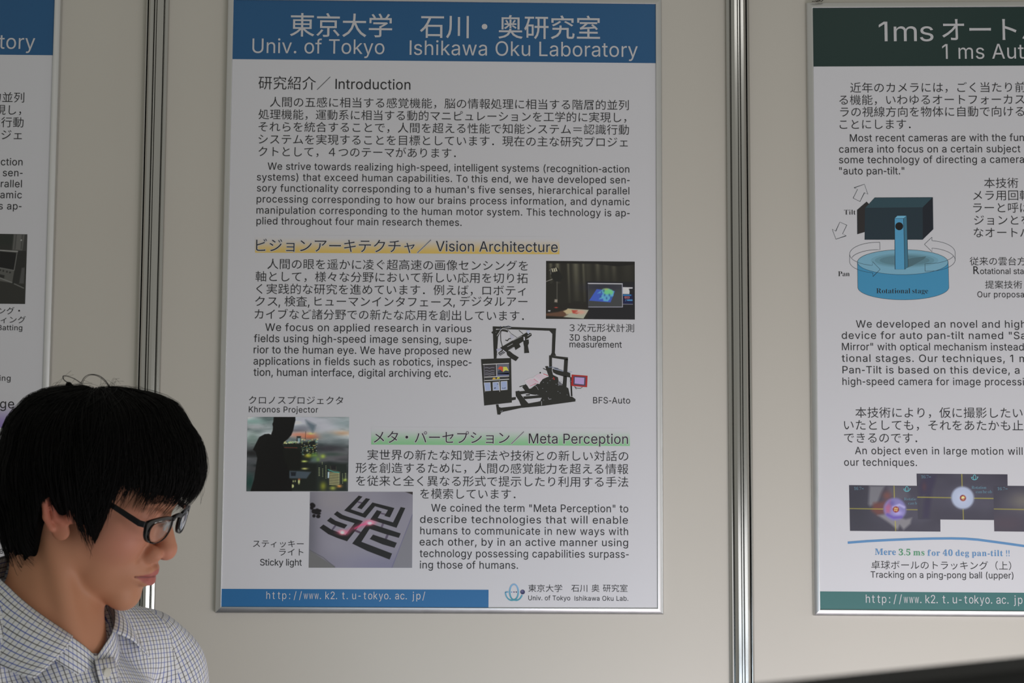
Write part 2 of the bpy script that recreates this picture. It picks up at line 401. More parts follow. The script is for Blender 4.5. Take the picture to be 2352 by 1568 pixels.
CA, CB, CC = Crop(500, 0, 2.2615), Crop(540, 520, 2.45), Crop(480, 880, 2.2189)
CDD, CE = Crop(1820, 0, 2.1786), Crop(1820, 700, 1.8064)
CF, CG, CH = Crop(0, 0, 1.9125), Crop(0, 530, 6.27), Crop(0, 820, 2.0964)


class Print:
    """collects flat ink on one plane"""

    def __init__(s, plane, h=0.0005, shift=(0, 0)):
        s.pl, s.h, s.b, s.shift = plane, h, MB(), shift

    def run(s, crop, text, xl, xr, y, size, style='sans', xs=0.96, xem=None, halo=0.0, mono=0.0, vfit=None):
        """y: baseline (or the foot of the characters for Japanese), size: capital height, or em for Japanese"""
        pl = s.pl
        u0, v0 = pl.uv(*crop(xl, y))
        if style in ('jp', 'jpb'):
            em = pl.uv(*crop(xl, y - size))[1] - v0
            v0 += 0.085 * em
        elif style == 'sans':
            em = (pl.uv(*crop(xl, y - size))[1] - v0) / 0.509
        else:
            em = (pl.uv(*crop(xl, y - size))[1] - v0) / 0.68
        gl = [glyph(c, style) for c in text]
        n = len(text)
        if mono:
            cell = pl.uv(*crop(xl + mono, y))[0] - u0
            xpos, xsc = [], []
            for c, (V, T, a) in zip(text, gl):
                w = (V[:, 0].max() - V[:, 0].min()) * em
                k = min(0.86, 0.80 * cell / w)
                off = 0.12 * cell if c in '.' else (cell - w * k) / 2
                xpos.append(off - V[:, 0].min() * em * k)
                xsc.append(em * k)
            xpos = [u0 + i * cell + o for i, o in enumerate(xpos)]
        else:
            k = em * (1.0 if style != 'sans' else xs)
            adv = [g[2] * k for g in gl]
            pos = np.concatenate([[0], np.cumsum(adv)[:-1]])
            idx = [i for i, g in enumerate(gl) if len(g[0])]
            f, l = idx[0], idx[-1]
            if xr is not None:
                w = pl.uv(*crop(xr, y))[0] - u0
                if style in ('jp', 'jpb'):
                    nat = (pos[l] + gl[l][0][:, 0].max() * k) - (pos[f] + gl[f][0][:, 0].min() * k)
                    q = w / nat
                    k *= q
                    pos = pos * q
                else:
                    nat = (pos[l] + gl[l][0][:, 0].max() * k) - (pos[f] + gl[f][0][:, 0].min() * k)
                    tr = (w - nat) / max(1, l - f)
                    if abs(tr) > 0.035 * em:
                        q = (w / nat)
                        q = 1 + (q - 1) * 0.5
                        k *= q
                        pos = pos * q
                        nat *= q
                        tr = (w - nat) / max(1, l - f)
                    pos = pos + np.arange(n) * tr
            x0 = u0 - (pos[f] + gl[f][0][:, 0].min() * k)
            xpos = [x0 + p for p in pos]
            xsc = [k] * n
        offs = [(0, 0)]
        if halo:
            offs = [(halo * math.cos(a), halo * math.sin(a)) for a in np.arange(8) * math.pi / 4]
        for (V, T, a), x, k in zip(gl, xpos, xsc):
            if not len(V):
                continue
            for j, (ox, oy) in enumerate(offs):
                P = [pl.P(x + p[0] * k + ox + s.shift[0], v0 + p[1] * em + oy + s.shift[1], s.h - j * 2e-6) for p in V]
                s.b.add(P, T)
        return s

    def poly(s, crop, pts, color=None, dh=0.0):
        uv = [s.pl.uv(*crop(*p)) for p in pts]
        loop = [Vector((a, b, 0)) for a, b in uv]
        T = tessellate_polygon([loop])
        s.b.add([s.pl.P(a + s.shift[0], b + s.shift[1], s.h + dh) for a, b in uv], T, color)
        return s

    def line(s, crop, pts, w, color=None, dh=0.0, closed=False):
        """w in crop pixels"""
        P = [np.array(p, float) for p in pts]
        if closed:
            P = P + [P[0]]
        n = len(P)
        L, Rr = [], []
        for i in range(n):
            a = P[max(0, i - 1)]
            b = P[min(n - 1, i + 1)]
            if closed and i in (0, n - 1):
                a, b = P[n - 2], P[1]
            t = b - a
            t /= (np.linalg.norm(t) + 1e-9)
            m = np.array([-t[1], t[0]])
            if 0 < i < n - 1:
                t1 = P[i] - P[i - 1]
                t1 = t1 / (np.linalg.norm(t1) + 1e-9)
                c_ = abs(np.dot(np.array([-t1[1], t1[0]]), m))
                m = m / max(0.5, c_)
            L.append(P[i] + m * w / 2)
            Rr.append(P[i] - m * w / 2)
        V = [s.pl.uv(*crop(*p)) for p in L + Rr]
        s.b.add([s.pl.P(a + s.shift[0], b + s.shift[1], s.h + dh) for a, b in V],
                [(i, i + 1, n + i + 1, n + i) for i in range(n - 1)], color)
        return s

    def build(s, name, mat, parent):
        o = s.b.build(name, mat, parent)
        o['kind'] = 'stuff'
        return o


# ------------------------------------------------------------------ materials
PAPER = (0.70, 0.705, 0.735)
M_panel = material('panel_laminate', (0.60, 0.575, 0.51), 0.42, spec=0.35, noise=(6.0, 0.012))
M_alu = material('extruded_aluminium', (0.52, 0.515, 0.50), 0.15, 1.0)
M_frame = material('satin_aluminium', (0.68, 0.68, 0.68), 0.38, 1.0)
M_paper = material('laminated_paper', PAPER, 0.27, spec=0.4)
M_ink = material('black_ink', (0.018, 0.018, 0.020), 0.45, spec=0.4)
M_blue = material('blue_ink', (0.022, 0.115, 0.27), 0.27, spec=0.4)
M_blue2 = material('bright_blue_ink', (0.032, 0.17, 0.40), 0.27, spec=0.4)
M_green = material('dark_green_ink', (0.008, 0.034, 0.030), 0.27, spec=0.4)
M_green2 = material('sea_green_ink', (0.045, 0.17, 0.165), 0.27, spec=0.4)
M_white = material('paper_white_lettering', (0.62, 0.62, 0.64), 0.40, spec=0.5)
M_grey = material('pale_lettering', (0.50, 0.51, 0.53), 0.40, spec=0.5)
M_print = material('printed_colours', vcol='Col', rough=0.27, spec=0.4)
M_skyb = material('sky_blue_ink', (0.11, 0.29, 0.55), 0.4)
M_leaf = material('leaf_green_ink', (0.08, 0.33, 0.16), 0.4)
M_hook = material('dark_wire', (0.10, 0.095, 0.08), 0.35, 0.8)


def scratch(m, sx=(900, 900, 3), amt=0.08):
    nt = m.node_tree
    p = nt.nodes['Principled BSDF']
    tc = nt.nodes.new('ShaderNodeTexCoord')
    mp = nt.nodes.new('ShaderNodeMapping')
    mp.inputs['Scale'].default_value = sx
    n = nt.nodes.new('ShaderNodeTexNoise')
    n.inputs['Scale'].default_value = 1.0
    n.inputs['Detail'].default_value = 5
    mr = nt.nodes.new('ShaderNodeMapRange')
    base = p.inputs['Roughness'].default_value
    mr.inputs[3].default_value = base - amt
    mr.inputs[4].default_value = base + amt
    nt.links.new(tc.outputs['Object'], mp.inputs[0])
    nt.links.new(mp.outputs[0], n.inputs['Vector'])
    nt.links.new(n.outputs[0], mr.inputs[0])
    nt.links.new(mr.outputs[0], p.inputs['Roughness'])


scratch(M_alu, (700, 700, 4), 0.07)
scratch(M_frame, (60, 60, 60), 0.05)

# ------------------------------------------------------------------ the partition wall: posts and panels
ZT, ZB = 2.42, 0.0
YP = 0.0095           # face of the panels behind the prints
POSTS = []


def post_section(cx, cy, Rf=0.020):
    """octagonal exhibition upright: eight flats, each with a narrow mouthed groove"""
    pts = []
    half = Rf * math.tan(R(22.5))
    for k in range(8):
        a = R(-90 + 45 * k)
        n = np.array([math.cos(a), math.sin(a)])
        t = np.array([-n[1], n[0]])
        def q(s, d):
            return tuple(np.array([cx, cy]) + n * (Rf - d) + t * s)
        pts += [q(-half + .0006, 0), q(-0.0031, 0), q(-0.0024, 0.0009), q(-0.0022, 0.0024), q(-0.0042, 0.0030), q(-0.0042, 0.0062),
                q(-0.0012, 0.0064), q(-0.0008, 0.0036), q(0.0008, 0.0036), q(0.0012, 0.0064),
                q(0.0042, 0.0062), q(0.0042, 0.0030), q(0.0022, 0.0024), q(0.0024, 0.0009), q(0.0031, 0), q(half - .0006, 0)]
    return pts


def make_post(name, cx, label):
    root = empty(name, (cx, 0.0115, ZB), kind='structure')
    if label:
        root['label'] = label
    pts = post_section(cx, 0.0115)
    n = len(pts)
    v = [(x, y, ZB) for x, y in pts] + [(x, y, ZT) for x, y in pts]
    f = [(i, (i + 1) % n, n + (i + 1) % n, n + i) for i in range(n)] + [tuple(range(n, 2 * n))]
    mesh_obj('upright', v, f, M_alu, root)
    b = MB()
    b.box((cx - .019, -.0075, ZT), (cx + .019, .0305, ZT + .004), bev=.0015)
    b.build('end_cap', material('grey_cap', (.2, .2, .2), .6), root)
    return root


PXL, PXR = at_y(344.3, 784, 0.0115)[0], at_y(1698.0, 784, 0.0115)[0]
PITCH = PXR - PXL
make_post('partition_post', PXL, 'scratched grooved aluminium post left of the middle poster, behind the man')
make_post('partition_post', PXR, 'grooved aluminium post with bright reflections between middle and right posters')
make_post('partition_post', PXL - PITCH, 'grooved aluminium post beyond the left edge of the left poster')
YC = 0.0115
wall = empty('wall_back', (0, YC, 0), kind='structure')


def panel(x0, y0, x1, y1):
    d = np.array([x1 - x0, y1 - y0])
    L = np.linalg.norm(d)
    yaw = math.atan2(d[1], d[0])
    M = Matrix.Translation((x0, y0, 0)) @ Matrix.Rotation(yaw, 4, 'Z')
    b = MB()
    b.box((0.0145, -0.002, 0.06), (L - 0.0145, 0.002, ZT - 0.04), M)
    b.build('panel', M_panel, wall)
    r_ = MB()
    for z0, z1 in ((ZT - 0.045, ZT - 0.002), (0.02, 0.065)):
        r_.box((0.017, -0.008, z0), (L - 0.017, 0.008, z1), M, 0.002)
    r_.build('rail', M_alu, wall)


panel(PXL, YC, PXR, YC)
panel(PXL - PITCH, YC, PXL, YC)
yw = math.atan(0.0498)
ex, ey = PXR + PITCH * math.cos(yw), YC + 0.0035 - PITCH * math.sin(yw)
panel(PXR, YC + 0.0035, ex, ey)
make_post('partition_post', ex, 'grooved aluminium post beyond the green headed poster')
for o in list(COL.objects):
    if o.name.startswith('partition_post') and abs(o.location.x - ex) < 1e-6:
        o.location.y = ey

FW = 0.0106


def frame_and_sheet(root, pl, u0, u1, v0, v1, back=0.0088):
    """u0..u1, v0..v1: visible opening; mitred snap rails, backing board and printed sheet"""
    prof = [(0.0, 0.0), (0.0, -0.0016), (0.0007, -0.0024), (0.0016, -0.0026), (0.0088, -0.0006), (0.0101, 0.0004), (FW, 0.0016),
            (FW, back - 0.001), (FW - 0.002, back - 0.001)]
    c = [(u0, v0), (u1, v0), (u1, v1), (u0, v1)]
    outn = [(-1, -1), (1, -1), (1, 1), (-1, 1)]
    for i in range(4):
        j = (i + 1) % 4
        v = []
        for (cu, cv), (su, sv) in ((c[i], outn[i]), (c[j], outn[j])):
            for s_, d in prof:
                v.append(pl.P(cu + su * s_, cv + sv * s_, -d))
        n = len(prof)
        f = [(k, k + 1, n + k + 1, n + k) for k in range(n - 1)] + [tuple(range(n)), tuple(range(2 * n - 1, n - 1, -1))]
        mesh_obj('frame_rail', v, f, M_frame, root, sharp=30)
    m = 0.003
    mesh_obj('sheet', [pl.P(a, b, 0) for a, b in ((u0 - m, v0 - m), (u1 + m, v0 - m), (u1 + m, v1 + m), (u0 - m, v1 + m))],
             [(0, 1, 2, 3)], M_paper, root)
    v = [pl.P(a, b, -d) for d in (0.0008, back - 0.002) for a, b in ((u0 - m, v0 - m), (u1 + m, v0 - m), (u1 + m, v1 + m), (u0 - m, v1 + m))]
    mesh_obj('backing_board', v, [(0, 1, 2, 3), (7, 6, 5, 4), (0, 1, 5, 4), (1, 2, 6, 5), (2, 3, 7, 6), (3, 0, 4, 7)],
             material('board', (.35, .35, .33), .7), root)


# ---- the middle poster
W2, H2 = 0.360, 0.511
poster = empty('framed_poster', tuple(PM.P(0, -H2 - FW, -0.0088)), 0.0,
               'large framed poster with blue header band and black bilingual text, whole between the two posts', 'poster')
frame_and_sheet(poster, PM, -W2, W2, -H2, H2)
vh = PM.uv(1505, 145)[1]
vf = PM.uv(*CC(66, 1047))[1]
uf = PM.uv(*CC(1425, 1047))[0]


def bar(pl, u0, u1, v0, v1, name, mat, root, h=0.0002, shift=(0, 0)):
    mesh_obj(name, [pl.P(a + shift[0], b + shift[1], h) for a, b in ((u0, v0), (u1, v0), (u1, v1), (u0, v1))], [(0, 1, 2, 3)], mat, root)


bar(PM, -W2, W2, vh, H2, 'header_band', M_blue, poster)
bar(PM, -W2, uf, -H2, vf, 'footer_band', M_blue2, poster)


def header_text(shift, root):
    t = Print(PM, 0.0005, shift)
    t.run(CA, '東京大学　石川・奥研究室', 375, 1986, 190, 132, 'jpb')
    t.build('header_lettering', M_white, root)
    t = Print(PM, 0.0005, shift)
    t.run(CA, 'Univ. of Tokyo', 180, 866, 275, 75)
    t.run(CA, 'Ishikawa Oku Laboratory', 997, 2182, 285, 75)
    t.build('header_lettering', M_white, root)


def intro_text(shift, root, full=True):
    t = Print(PM, 0.0005, shift)
    if full:
        t.run(CA, '研究紹介／', 212, 585, 465, 76, 'jp')
        t.run(CA, 'Introduction', 612, 1001, 462, 52)
        t.build('heading_lettering', M_ink, root)
        t = Print(PM, 0.0005, shift)
    for s, a, b, y in (('人間の五感に相当する感覚機能，脳の情報処理に相当する階層的並列', 272, 2135, 556),
                       ('処理機能，運動系に相当する動的マニピュレーションを工学的に実現し，', 212, 2122, 620),
                       ('それらを統合することで，人間を超える性能で知能システム＝認識行動', 212, 2136, 684),
                       ('システムを実現することを目標としています．現在の主な研究プロジェ', 212, 2130, 749),
                       ('クトとして，４つのテーマがあります．', 212, 1237, 813)):
        t.run(CA, s, a, b, y, 58, 'jp')
    t.build('paragraph_lettering', M_ink, root)
    t = Print(PM, 0.0005, shift)
    for s, a, b, y in (('We strive towards realizing high-speed, intelligent systems (recognition-action', 260, 2138, 881),
                       ('systems) that exceed human capabilities. To this end, we have developed sen-', 204, 2140, 937),
                       ("sory functionality corresponding to a human's five senses, hierarchical parallel", 204, 2138, 994),
                       ('processing corresponding to how our brains process information, and dynamic', 203, 2140, 1051),
                       ('manipulation corresponding to the human motor system. This technology is ap-', 202, 2140, 1109),
                       ('plied throughout four main research themes.', 202, 1267, 1165)):
        t.run(CA, s, a, b, y, 37)
    t.build('paragraph_lettering', M_ink, root)


header_text((0, 0), poster)
intro_text((0, 0), poster)

PAPL = np.array(PAPER)


def seen(c, white=150):
    """print colour whose reflectance next to the paper gives the seen colour"""
    return np.clip(lin(c) / lin([white] * 3) * PAPL, 0.003, 0.8)


def gradient_bar(name, crop, x0, x1, yt, yb0, yb1, col, white, pl, root, below=None):
    """heading band fading upwards into the paper"""
    n = 10
    V, C, F = [], [], []
    for i in range(n + 1):
        f_ = i / n
        for x, yb in ((x0, yb0), (x1, yb1)):
            y = yb - (yb - (yt + (yb - yb0))) * f_
            V.append(pl.P(*pl.uv(*crop(x, y)), 0.0002))
            k = 0.5 - 0.5 * math.cos(math.pi * min(1, f_ * 1.05))
            C.append(seen(col, white) * (1 - k) + PAPL * k)
    for i in range(n):
        F.append((2 * i, 2 * i + 1, 2 * i + 3, 2 * i + 2))
    mesh_obj(name, V, F, M_print, root, colors=C)


gradient_bar('orange_heading_band', CB, 113, 1825, 48, 147, 156, (205, 150, 78), 165, PM, poster)
gradient_bar('green_heading_band', CC, 827, 2145, 222, 312, 319, (122, 172, 125), 178, PM, poster)
for args in ((CB, 'ビジョンアーキテクチャ／', 118, 1102, 143, 82, 'jp', 1), (CB, 'Vision Architecture', 1130, 1815, 139, 57, 'sans', 1),
             (CC, 'メタ・パーセプション／', 840, 1605, 306, 70, 'jp', 1), (CC, 'Meta Perception', 1630, 2135, 306, 50, 'sans', 1)):
    h = Print(PM, 0.00035).run(*args[:6], style=args[6], halo=0.0011)
    h.build('heading_outline', M_white, poster)
    Print(PM, 0.0005).run(*args[:6], style=args[6]).build('heading_lettering', M_ink, poster)

t = Print(PM)
for s, a, b, y in (('人間の眼を遥かに凌ぐ超高速の画像センシングを', 182, 1648, 240), ('軸として，様々な分野において新しい応用を切り拓', 115, 1647, 310),
                   ('く実践的な研究を進めています．例えば，ロボティ', 120, 1635, 380)):
    t.run(CB, s, a, b, y, 64, 'jp')
t.run(CB, 'クス', 113, 238, 450, 64, 'jp')
t.run(CB, '検査', 278, 404, 450, 64, 'jp')
t.run(CB, 'ヒューマンインタフェース', 447, 1222, 450, 64, 'jp')
t.run(CB, 'デジタルアー', 1265, 1645, 450, 64, 'jp')
for x in (245, 410, 1228):
    t.run(CB, ',', x, None, 446, 46)
t.run(CB, 'カイブなど諸分野での新たな応用を創出しています．', 110, 1625, 522, 64, 'jp')
t.build('paragraph_lettering', M_ink, poster)
t = Print(PM)
for s, a, b, y in (('We focus on applied research in various', 170, 1329, 587), ('fields using high-speed image sensing, supe-', 106, 1330, 650),
                   ('rior to the human eye. We have proposed new', 105, 1330, 713), ('applications in fields such as robotics, inspec-', 104, 1330, 777),
                   ('tion, human interface, digital archiving etc.', 104, 1213, 840)):
    t.run(CB, s, a, b, y, 42)
t.build('paragraph_lettering', M_ink, poster)
t = Print(PM)
t.run(CB, '３次元形状計測', 1882, 2245, 593, 51, 'jp')
t.run(CB, '3D shape', 1882, 2087, 642, 35)
t.run(CB, 'measurement', 1882, 2176, 680, 35)
t.run(CB, 'BFS-Auto', 2015, 2223, 995, 35)
t.run(CB, 'クロノスプロジェクタ', 78, 608, 1000, 52, 'jp')
t.run(CB, 'Khronos Projector', 78, 467, 1045, 33)
t.run(CC, 'スティッキー', 225, 483, 836, 42, 'jp')
t.run(CC, 'ライト', 358, 481, 879, 42, 'jp')
t.run(CC, 'Sticky light', 261, 473, 928, 33)
t.build('caption_lettering', M_ink, poster)
t = Print(PM)
for s, a, b, y in (('実世界の新たな知覚手法や技術との新しい対話の', 808, 2137, 391), ('形を創造するために，人間の感覚能力を超える情報', 748, 2137, 457),
                   ('を従来と全く異なる形式で提示したり利用する手法', 750, 2137, 523), ('を模索しています．', 1077, 1562, 589)):
    t.run(CC, s, a, b, y, 58, 'jp')
t.build('paragraph_lettering', M_ink, poster)
t = Print(PM)
for s, a, b, y in (('We coined the term "Meta Perception" to', 1133, 2137, 653), ('describe technologies that will enable', 1076, 2135, 711),
                   ('humans to communicate in new ways with', 1077, 2136, 769), ('each other, by in an active manner using', 1074, 2136, 826),
                   ('technology possessing capabilities surpass-', 1074, 2139, 885), ('ing those of humans.', 1075, 1575, 943)):
    t.run(CC, s, a, b, y, 38)
t.build('paragraph_lettering', M_ink, poster)
Print(PM).run(CC, 'http://www.k2.t.u-tokyo.ac.jp/', 288, None, 1098, 38, mono=27.4).build('web_address_lettering', M_white, poster)
t = Print(PM)
for s, a, b in (('東京大学', 1628, 1800), ('石川', 1847, 1928), ('奥', 1950, 1990), ('研究室', 2008, 2133)):
    t.run(CC, s, a, b, 1063, 42, 'jp')
t.run(CC, 'Univ. of Tokyo', 1628, 1841, 1105, 24)
t.run(CC, 'Ishikawa Oku Lab.', 1863, 2137, 1107, 24)
t.build('logo_lettering', M_ink, poster)

# emblem beside the lab's name: a ring standing in a bowl-like arc, three dots and a ball
CL = Crop(1150, 1330, 7.84)
lg = Print(PM, 0.0005)


def arc(cx, cy, rx, ry, a0, a1, n=24):
    return [(cx + rx * math.cos(R(a0 + (a1 - a0) * i / n)), cy + ry * math.sin(R(a0 + (a1 - a0) * i / n))) for i in range(n + 1)]


def teal(y, lo=80, hi=390):
    f_ = min(1, max(0, (y - lo) / (hi - lo)))
    return seen(np.array([125, 160, 195]) * (1 - f_) + np.array([60, 130, 140]) * f_, 180)


def emblem(pr, crop, ox=0, oy=0, k=1.0, teal_=teal, dots=True):
    def tr(p):
        return [(ox + x * k, oy + y * k) for x, y in p]
    e = arc(240, 228, 77, 140, 0, 360, 36)
    for i in range(36):
        pr.line(crop, tr(e[i:i + 2]), 27 * k, teal_(e[i][1]))
    e = [(140, 228), (86, 228)] + arc(205, 228, 119, 150, 180, 90, 16) + [(240, 372)]
    for i in range(len(e) - 1):
        pr.line(crop, tr(e[i:i + 2]), 25 * k, teal_(e[i][1] - 20), 2e-6)
    e = [(240, 372)] + arc(275, 228, 118, 150, 90, 20, 14)
    for i in range(len(e) - 1):
        pr.line(crop, tr(e[i:i + 2]), 25 * k, teal_(e[i][1] - 20), 4e-6)
    if dots:
        for x, c in ((199, (90, 130, 170)), (240, (60, 45, 90)), (281, (45, 35, 70))):
            pr.poly(crop, tr(arc(x, 229, 11, 11, 0, 330, 11)), seen(c, 180), 6e-6)
    pr.poly(crop, tr(arc(395, 228, 42, 42, 0, 345, 23)), seen((52, 52, 84), 180), 6e-6)
    pr.poly(crop, tr(arc(388, 215, 22, 22, 0, 345, 23)), seen((82, 82, 116), 180), 8e-6)


emblem(lg, CL)
lg.build('emblem', M_print, poster)


# ------------------------------------------------------------------ printed photographs: small colour grids computed here
class Paint:
    def __init__(s, x0, y0, x1, y1, n, bg=(40, 40, 36)):
        """canvas over the rectangle x0..x1, y0..y1 (crop pixels), n columns"""
        s.x0, s.y0, s.x1, s.y1 = x0, y0, x1, y1
        s.w = n
        s.h = max(2, int(round(n * (y1 - y0) / (x1 - x0))))
        xs = x0 + (np.arange(s.w)) / (s.w - 1) * (x1 - x0)
        ys = y0 + (np.arange(s.h)) / (s.h - 1) * (y1 - y0)
        s.X, s.Y = np.meshgrid(xs, ys)
        s.px = (x1 - x0) / (s.w - 1)
        s.a = np.ones((s.h, s.w, 3)) * np.array(bg, float)

    def mix(s, m, c):
        m = np.clip(m, 0, 1)[..., None]
        s.a = s.a * (1 - m) + np.array(c, float) * m

    def soft(s, d, e=0.0):
        """distance (negative inside) to coverage, e: extra softness in crop pixels"""
        w = s.px * 0.6 + e
        return np.clip(0.5 - d / (2 * w), 0, 1)

    def poly(s, pts, c, e=0.0, op=1.0):
        P = np.array(pts, float)
        X, Y = s.X, s.Y
        d = np.full(X.shape, 1e18)
        ins = np.zeros(X.shape, bool)
        n = len(P)
        for i in range(n):
            a, b = P[i], P[(i + 1) % n]
            ex, ey = b - a
            wx, wy = X - a[0], Y - a[1]
            t_ = np.clip((wx * ex + wy * ey) / (ex * ex + ey * ey + 1e-12), 0, 1)
            d = np.minimum(d, (wx - ex * t_) ** 2 + (wy - ey * t_) ** 2)
            if a[1] != b[1]:
                cnd = ((a[1] > Y) != (b[1] > Y)) & (X < (b[0] - a[0]) * (Y - a[1]) / (b[1] - a[1]) + a[0])
                ins ^= cnd
        d = np.sqrt(d)
        s.mix(s.soft(np.where(ins, -d, d), e) * op, c)

    def ell(s, cx, cy, rx, ry, c, e=0.0, op=1.0, ang=0.0):
        ca, sa = math.cos(R(ang)), math.sin(R(ang))
        x, y = s.X - cx, s.Y - cy
        u, v = (x * ca + y * sa) / rx, (-x * sa + y * ca) / ry
        s.mix(s.soft((np.sqrt(u * u + v * v) - 1) * min(rx, ry), e) * op, c)

    def glow(s, cx, cy, rx, ry, c, op=1.0, ang=0.0):
        ca, sa = math.cos(R(ang)), math.sin(R(ang))
        x, y = s.X - cx, s.Y - cy
        u, v = (x * ca + y * sa) / rx, (-x * sa + y * ca) / ry
        s.mix(np.exp(-(u * u + v * v)) * op, c)

    def line(s, pts, w, c, e=0.0, op=1.0):
        d = np.full(s.X.shape, 1e9)
        for a, b in zip(pts[:-1], pts[1:]):
            ex, ey = b[0] - a[0], b[1] - a[1]
            wx, wy = s.X - a[0], s.Y - a[1]
            t_ = np.clip((wx * ex + wy * ey) / (ex * ex + ey * ey + 1e-9), 0, 1)
            d = np.minimum(d, np.hypot(wx - ex * t_, wy - ey * t_))
        s.mix(s.soft(d - w / 2, e) * op, c)

    def noise(s, sx, sy, amp, seed=1, octaves=3):
        g = np.random.default_rng(seed)
        tot = np.zeros(s.X.shape)
        for o_ in range(octaves):
            k = 2 ** o_
            gw, gh = int((s.x1 - s.x0) / sx * k) + 3, int((s.y1 - s.y0) / sy * k) + 3
            G = g.standard_normal((gh, gw))
            fx, fy = (s.X - s.x0) / sx * k, (s.Y - s.y0) / sy * k
            ix, iy = fx.astype(int), fy.astype(int)
            tx, ty = fx - ix, fy - iy
            tx, ty = tx * tx * (3 - 2 * tx), ty * ty * (3 - 2 * ty)
            tot += ((G[iy, ix] * (1 - tx) + G[iy, ix + 1] * tx) * (1 - ty) + (G[iy + 1, ix] * (1 - tx) + G[iy + 1, ix + 1] * tx) * ty) / k
        return tot * amp

    def build(s, name, crop, plane, root, corners, white, h=0.0003, shift=(0, 0)):
        """corners: TL, TR, BR, BL in crop pixels"""
        uv = [np.array(plane.uv(*crop(*c))) for c in corners]
        fx = (s.X - s.x0) / (s.x1 - s.x0)
        fy = (s.Y - s.y0) / (s.y1 - s.y0)
        U = [(uv[0][k] * (1 - fx) + uv[1][k] * fx) * (1 - fy) + (uv[3][k] * (1 - fx) + uv[2][k] * fx) * fy for k in (0, 1)]
        P = (plane.o + (U[0] + shift[0])[..., None] * plane.eu + (U[1] + shift[1])[..., None] * plane.ev + plane.n * h).reshape(-1, 3)
        i = np.arange(s.h * s.w).reshape(s.h, s.w)
        F = np.stack([i[1:, :-1], i[1:, 1:], i[:-1, 1:], i[:-1, :-1]], -1).reshape(-1, 4)
        C = np.clip(lin(np.clip(s.a, 0, 255)) / lin([white] * 3) * PAPL, 0.002, 0.85).reshape(-1, 3)
        return mesh_obj(name, P, F, M_print, root, colors=C)


# 1: hand being scanned under a lamp, result on a monitor
p = Paint(45, 45, 2282, 1515, 300, (38, 37, 32))
x = p.X
for cx, w, a, y0, y1 in ((160, 40, 60, 100, 560), (330, 50, 75, 100, 560), (600, 30, 55, 100, 1050), (790, 80, 60, 100, 1000), (980, 30, 50, 100, 1020), (1090, 90, 22, 100, 1000),
                         (1340, 60, 48, 100, 560), (1560, 80, 28, 120, 560), (1750, 60, 36, 160, 560), (2090, 120, 14, 60, 560)):
    m = np.exp(-((x - cx - (p.Y - 100) * .04) / w) ** 2) * (p.Y > y0) * np.clip(1 - (p.Y - y0) / (y1 - y0) * .75, 0, 1) * (p.Y < y1 + 60)
    p.a += m[..., None] * np.array([a, a * .98, a * .78]) * .85
p.poly([(45, 45), (2282, 45), (2282, 120), (1850, 170), (1300, 110), (45, 105)], (30, 29, 27), 8)
p.poly([(1060, 560), (2282, 560), (2282, 1515), (1000, 1515), (1010, 1230), (1060, 1180)], (32, 32, 34), 10)
p.poly([(45, 1120), (1100, 1120), (1100, 1515), (45, 1515)], (37, 35, 31), 20)
p.poly([(130, 240), (230, 185), (340, 220), (470, 460), (400, 575), (270, 560), (190, 480), (140, 340)], (33, 33, 30), 6)
for q in ((205, 280), (255, 275), (300, 260)):
    p.line([(q[0] - 10, q[1] - 35), (q[0] + 12, q[1] + 35)], 26, (200, 190, 160), 4)
p.line([(130, 290), (160, 240), (165, 380)], 16, (110, 108, 100), 5)
p.line([(45, 570), (200, 510)], 12, (165, 160, 150), 3)
p.line([(322, 580), (322, 1000)], 26, (75, 74, 66), 6)
p.poly([(265, 1020), (335, 1020), (330, 1100), (255, 1090)], (140, 132, 118), 8)
p.ell(300, 1228, 36, 12, (190, 70, 60), 6)
p.poly([(100, 1300), (160, 1300), (150, 1330), (95, 1325)], (190, 190, 190), 5)
p.poly([(590, 1250), (1120, 1280), (990, 1502), (490, 1468)], (158, 160, 140), 4)
p.poly([(45, 1380), (350, 1340), (520, 1290), (560, 1400), (600, 1400), (500, 1460), (45, 1440)], (92, 66, 50), 14)
p.poly([(480, 1320), (600, 1255), (760, 1290), (760, 1350), (570, 1390)], (176, 160, 122), 8)
p.poly([(690, 1290), (840, 1290), (840, 1320), (790, 1350), (885, 1350), (820, 1385), (720, 1370)], (165, 70, 58), 10)
p.glow(920, 1340, 110, 50, (215, 140, 120), .7)
p.poly([(1105, 600), (1968, 605), (1975, 1205), (1115, 1210)], (62, 64, 64), 3)
p.glow(1500, 700, 500, 90, (42, 42, 56), .8)
p.line([(1105, 608), (1965, 612)], 22, (215, 215, 228), 2)
p.line([(1965, 612), (1972, 1200), (1115, 1208)], 16, (160, 160, 170), 2)
p.line([(1108, 610), (1117, 1200)], 8, (80, 80, 84), 3)
p.poly([(1320, 750), (1780, 800), (1670, 1085), (1130, 1045)], (62, 88, 170), 4)
p.poly([(1340, 860), (1500, 740), (1620, 735), (1755, 800), (1740, 920), (1680, 960), (1600, 1060), (1490, 1050), (1480, 990), (1380, 1010), (1480, 860), (1400, 850)], (92, 160, 190), 10)
p.poly([(1470, 760), (1570, 738), (1700, 770), (1745, 830), (1690, 890), (1520, 880), (1490, 810)], (105, 185, 125), 16)
p.glow(1560, 750, 70, 25, (160, 165, 90), .8)
for xx, yy in ((1520, 900), (1640, 900), (1570, 980), (1420, 940), (1680, 960), (1500, 790), (1440, 830)):
    p.glow(xx, yy, 22, 34, (45, 75, 130), .8)
p.poly([(1978, 695), (2228, 700), (2226, 730), (2130, 735), (2150, 800), (2145, 870), (1978, 870)], (205, 205, 212), 3)
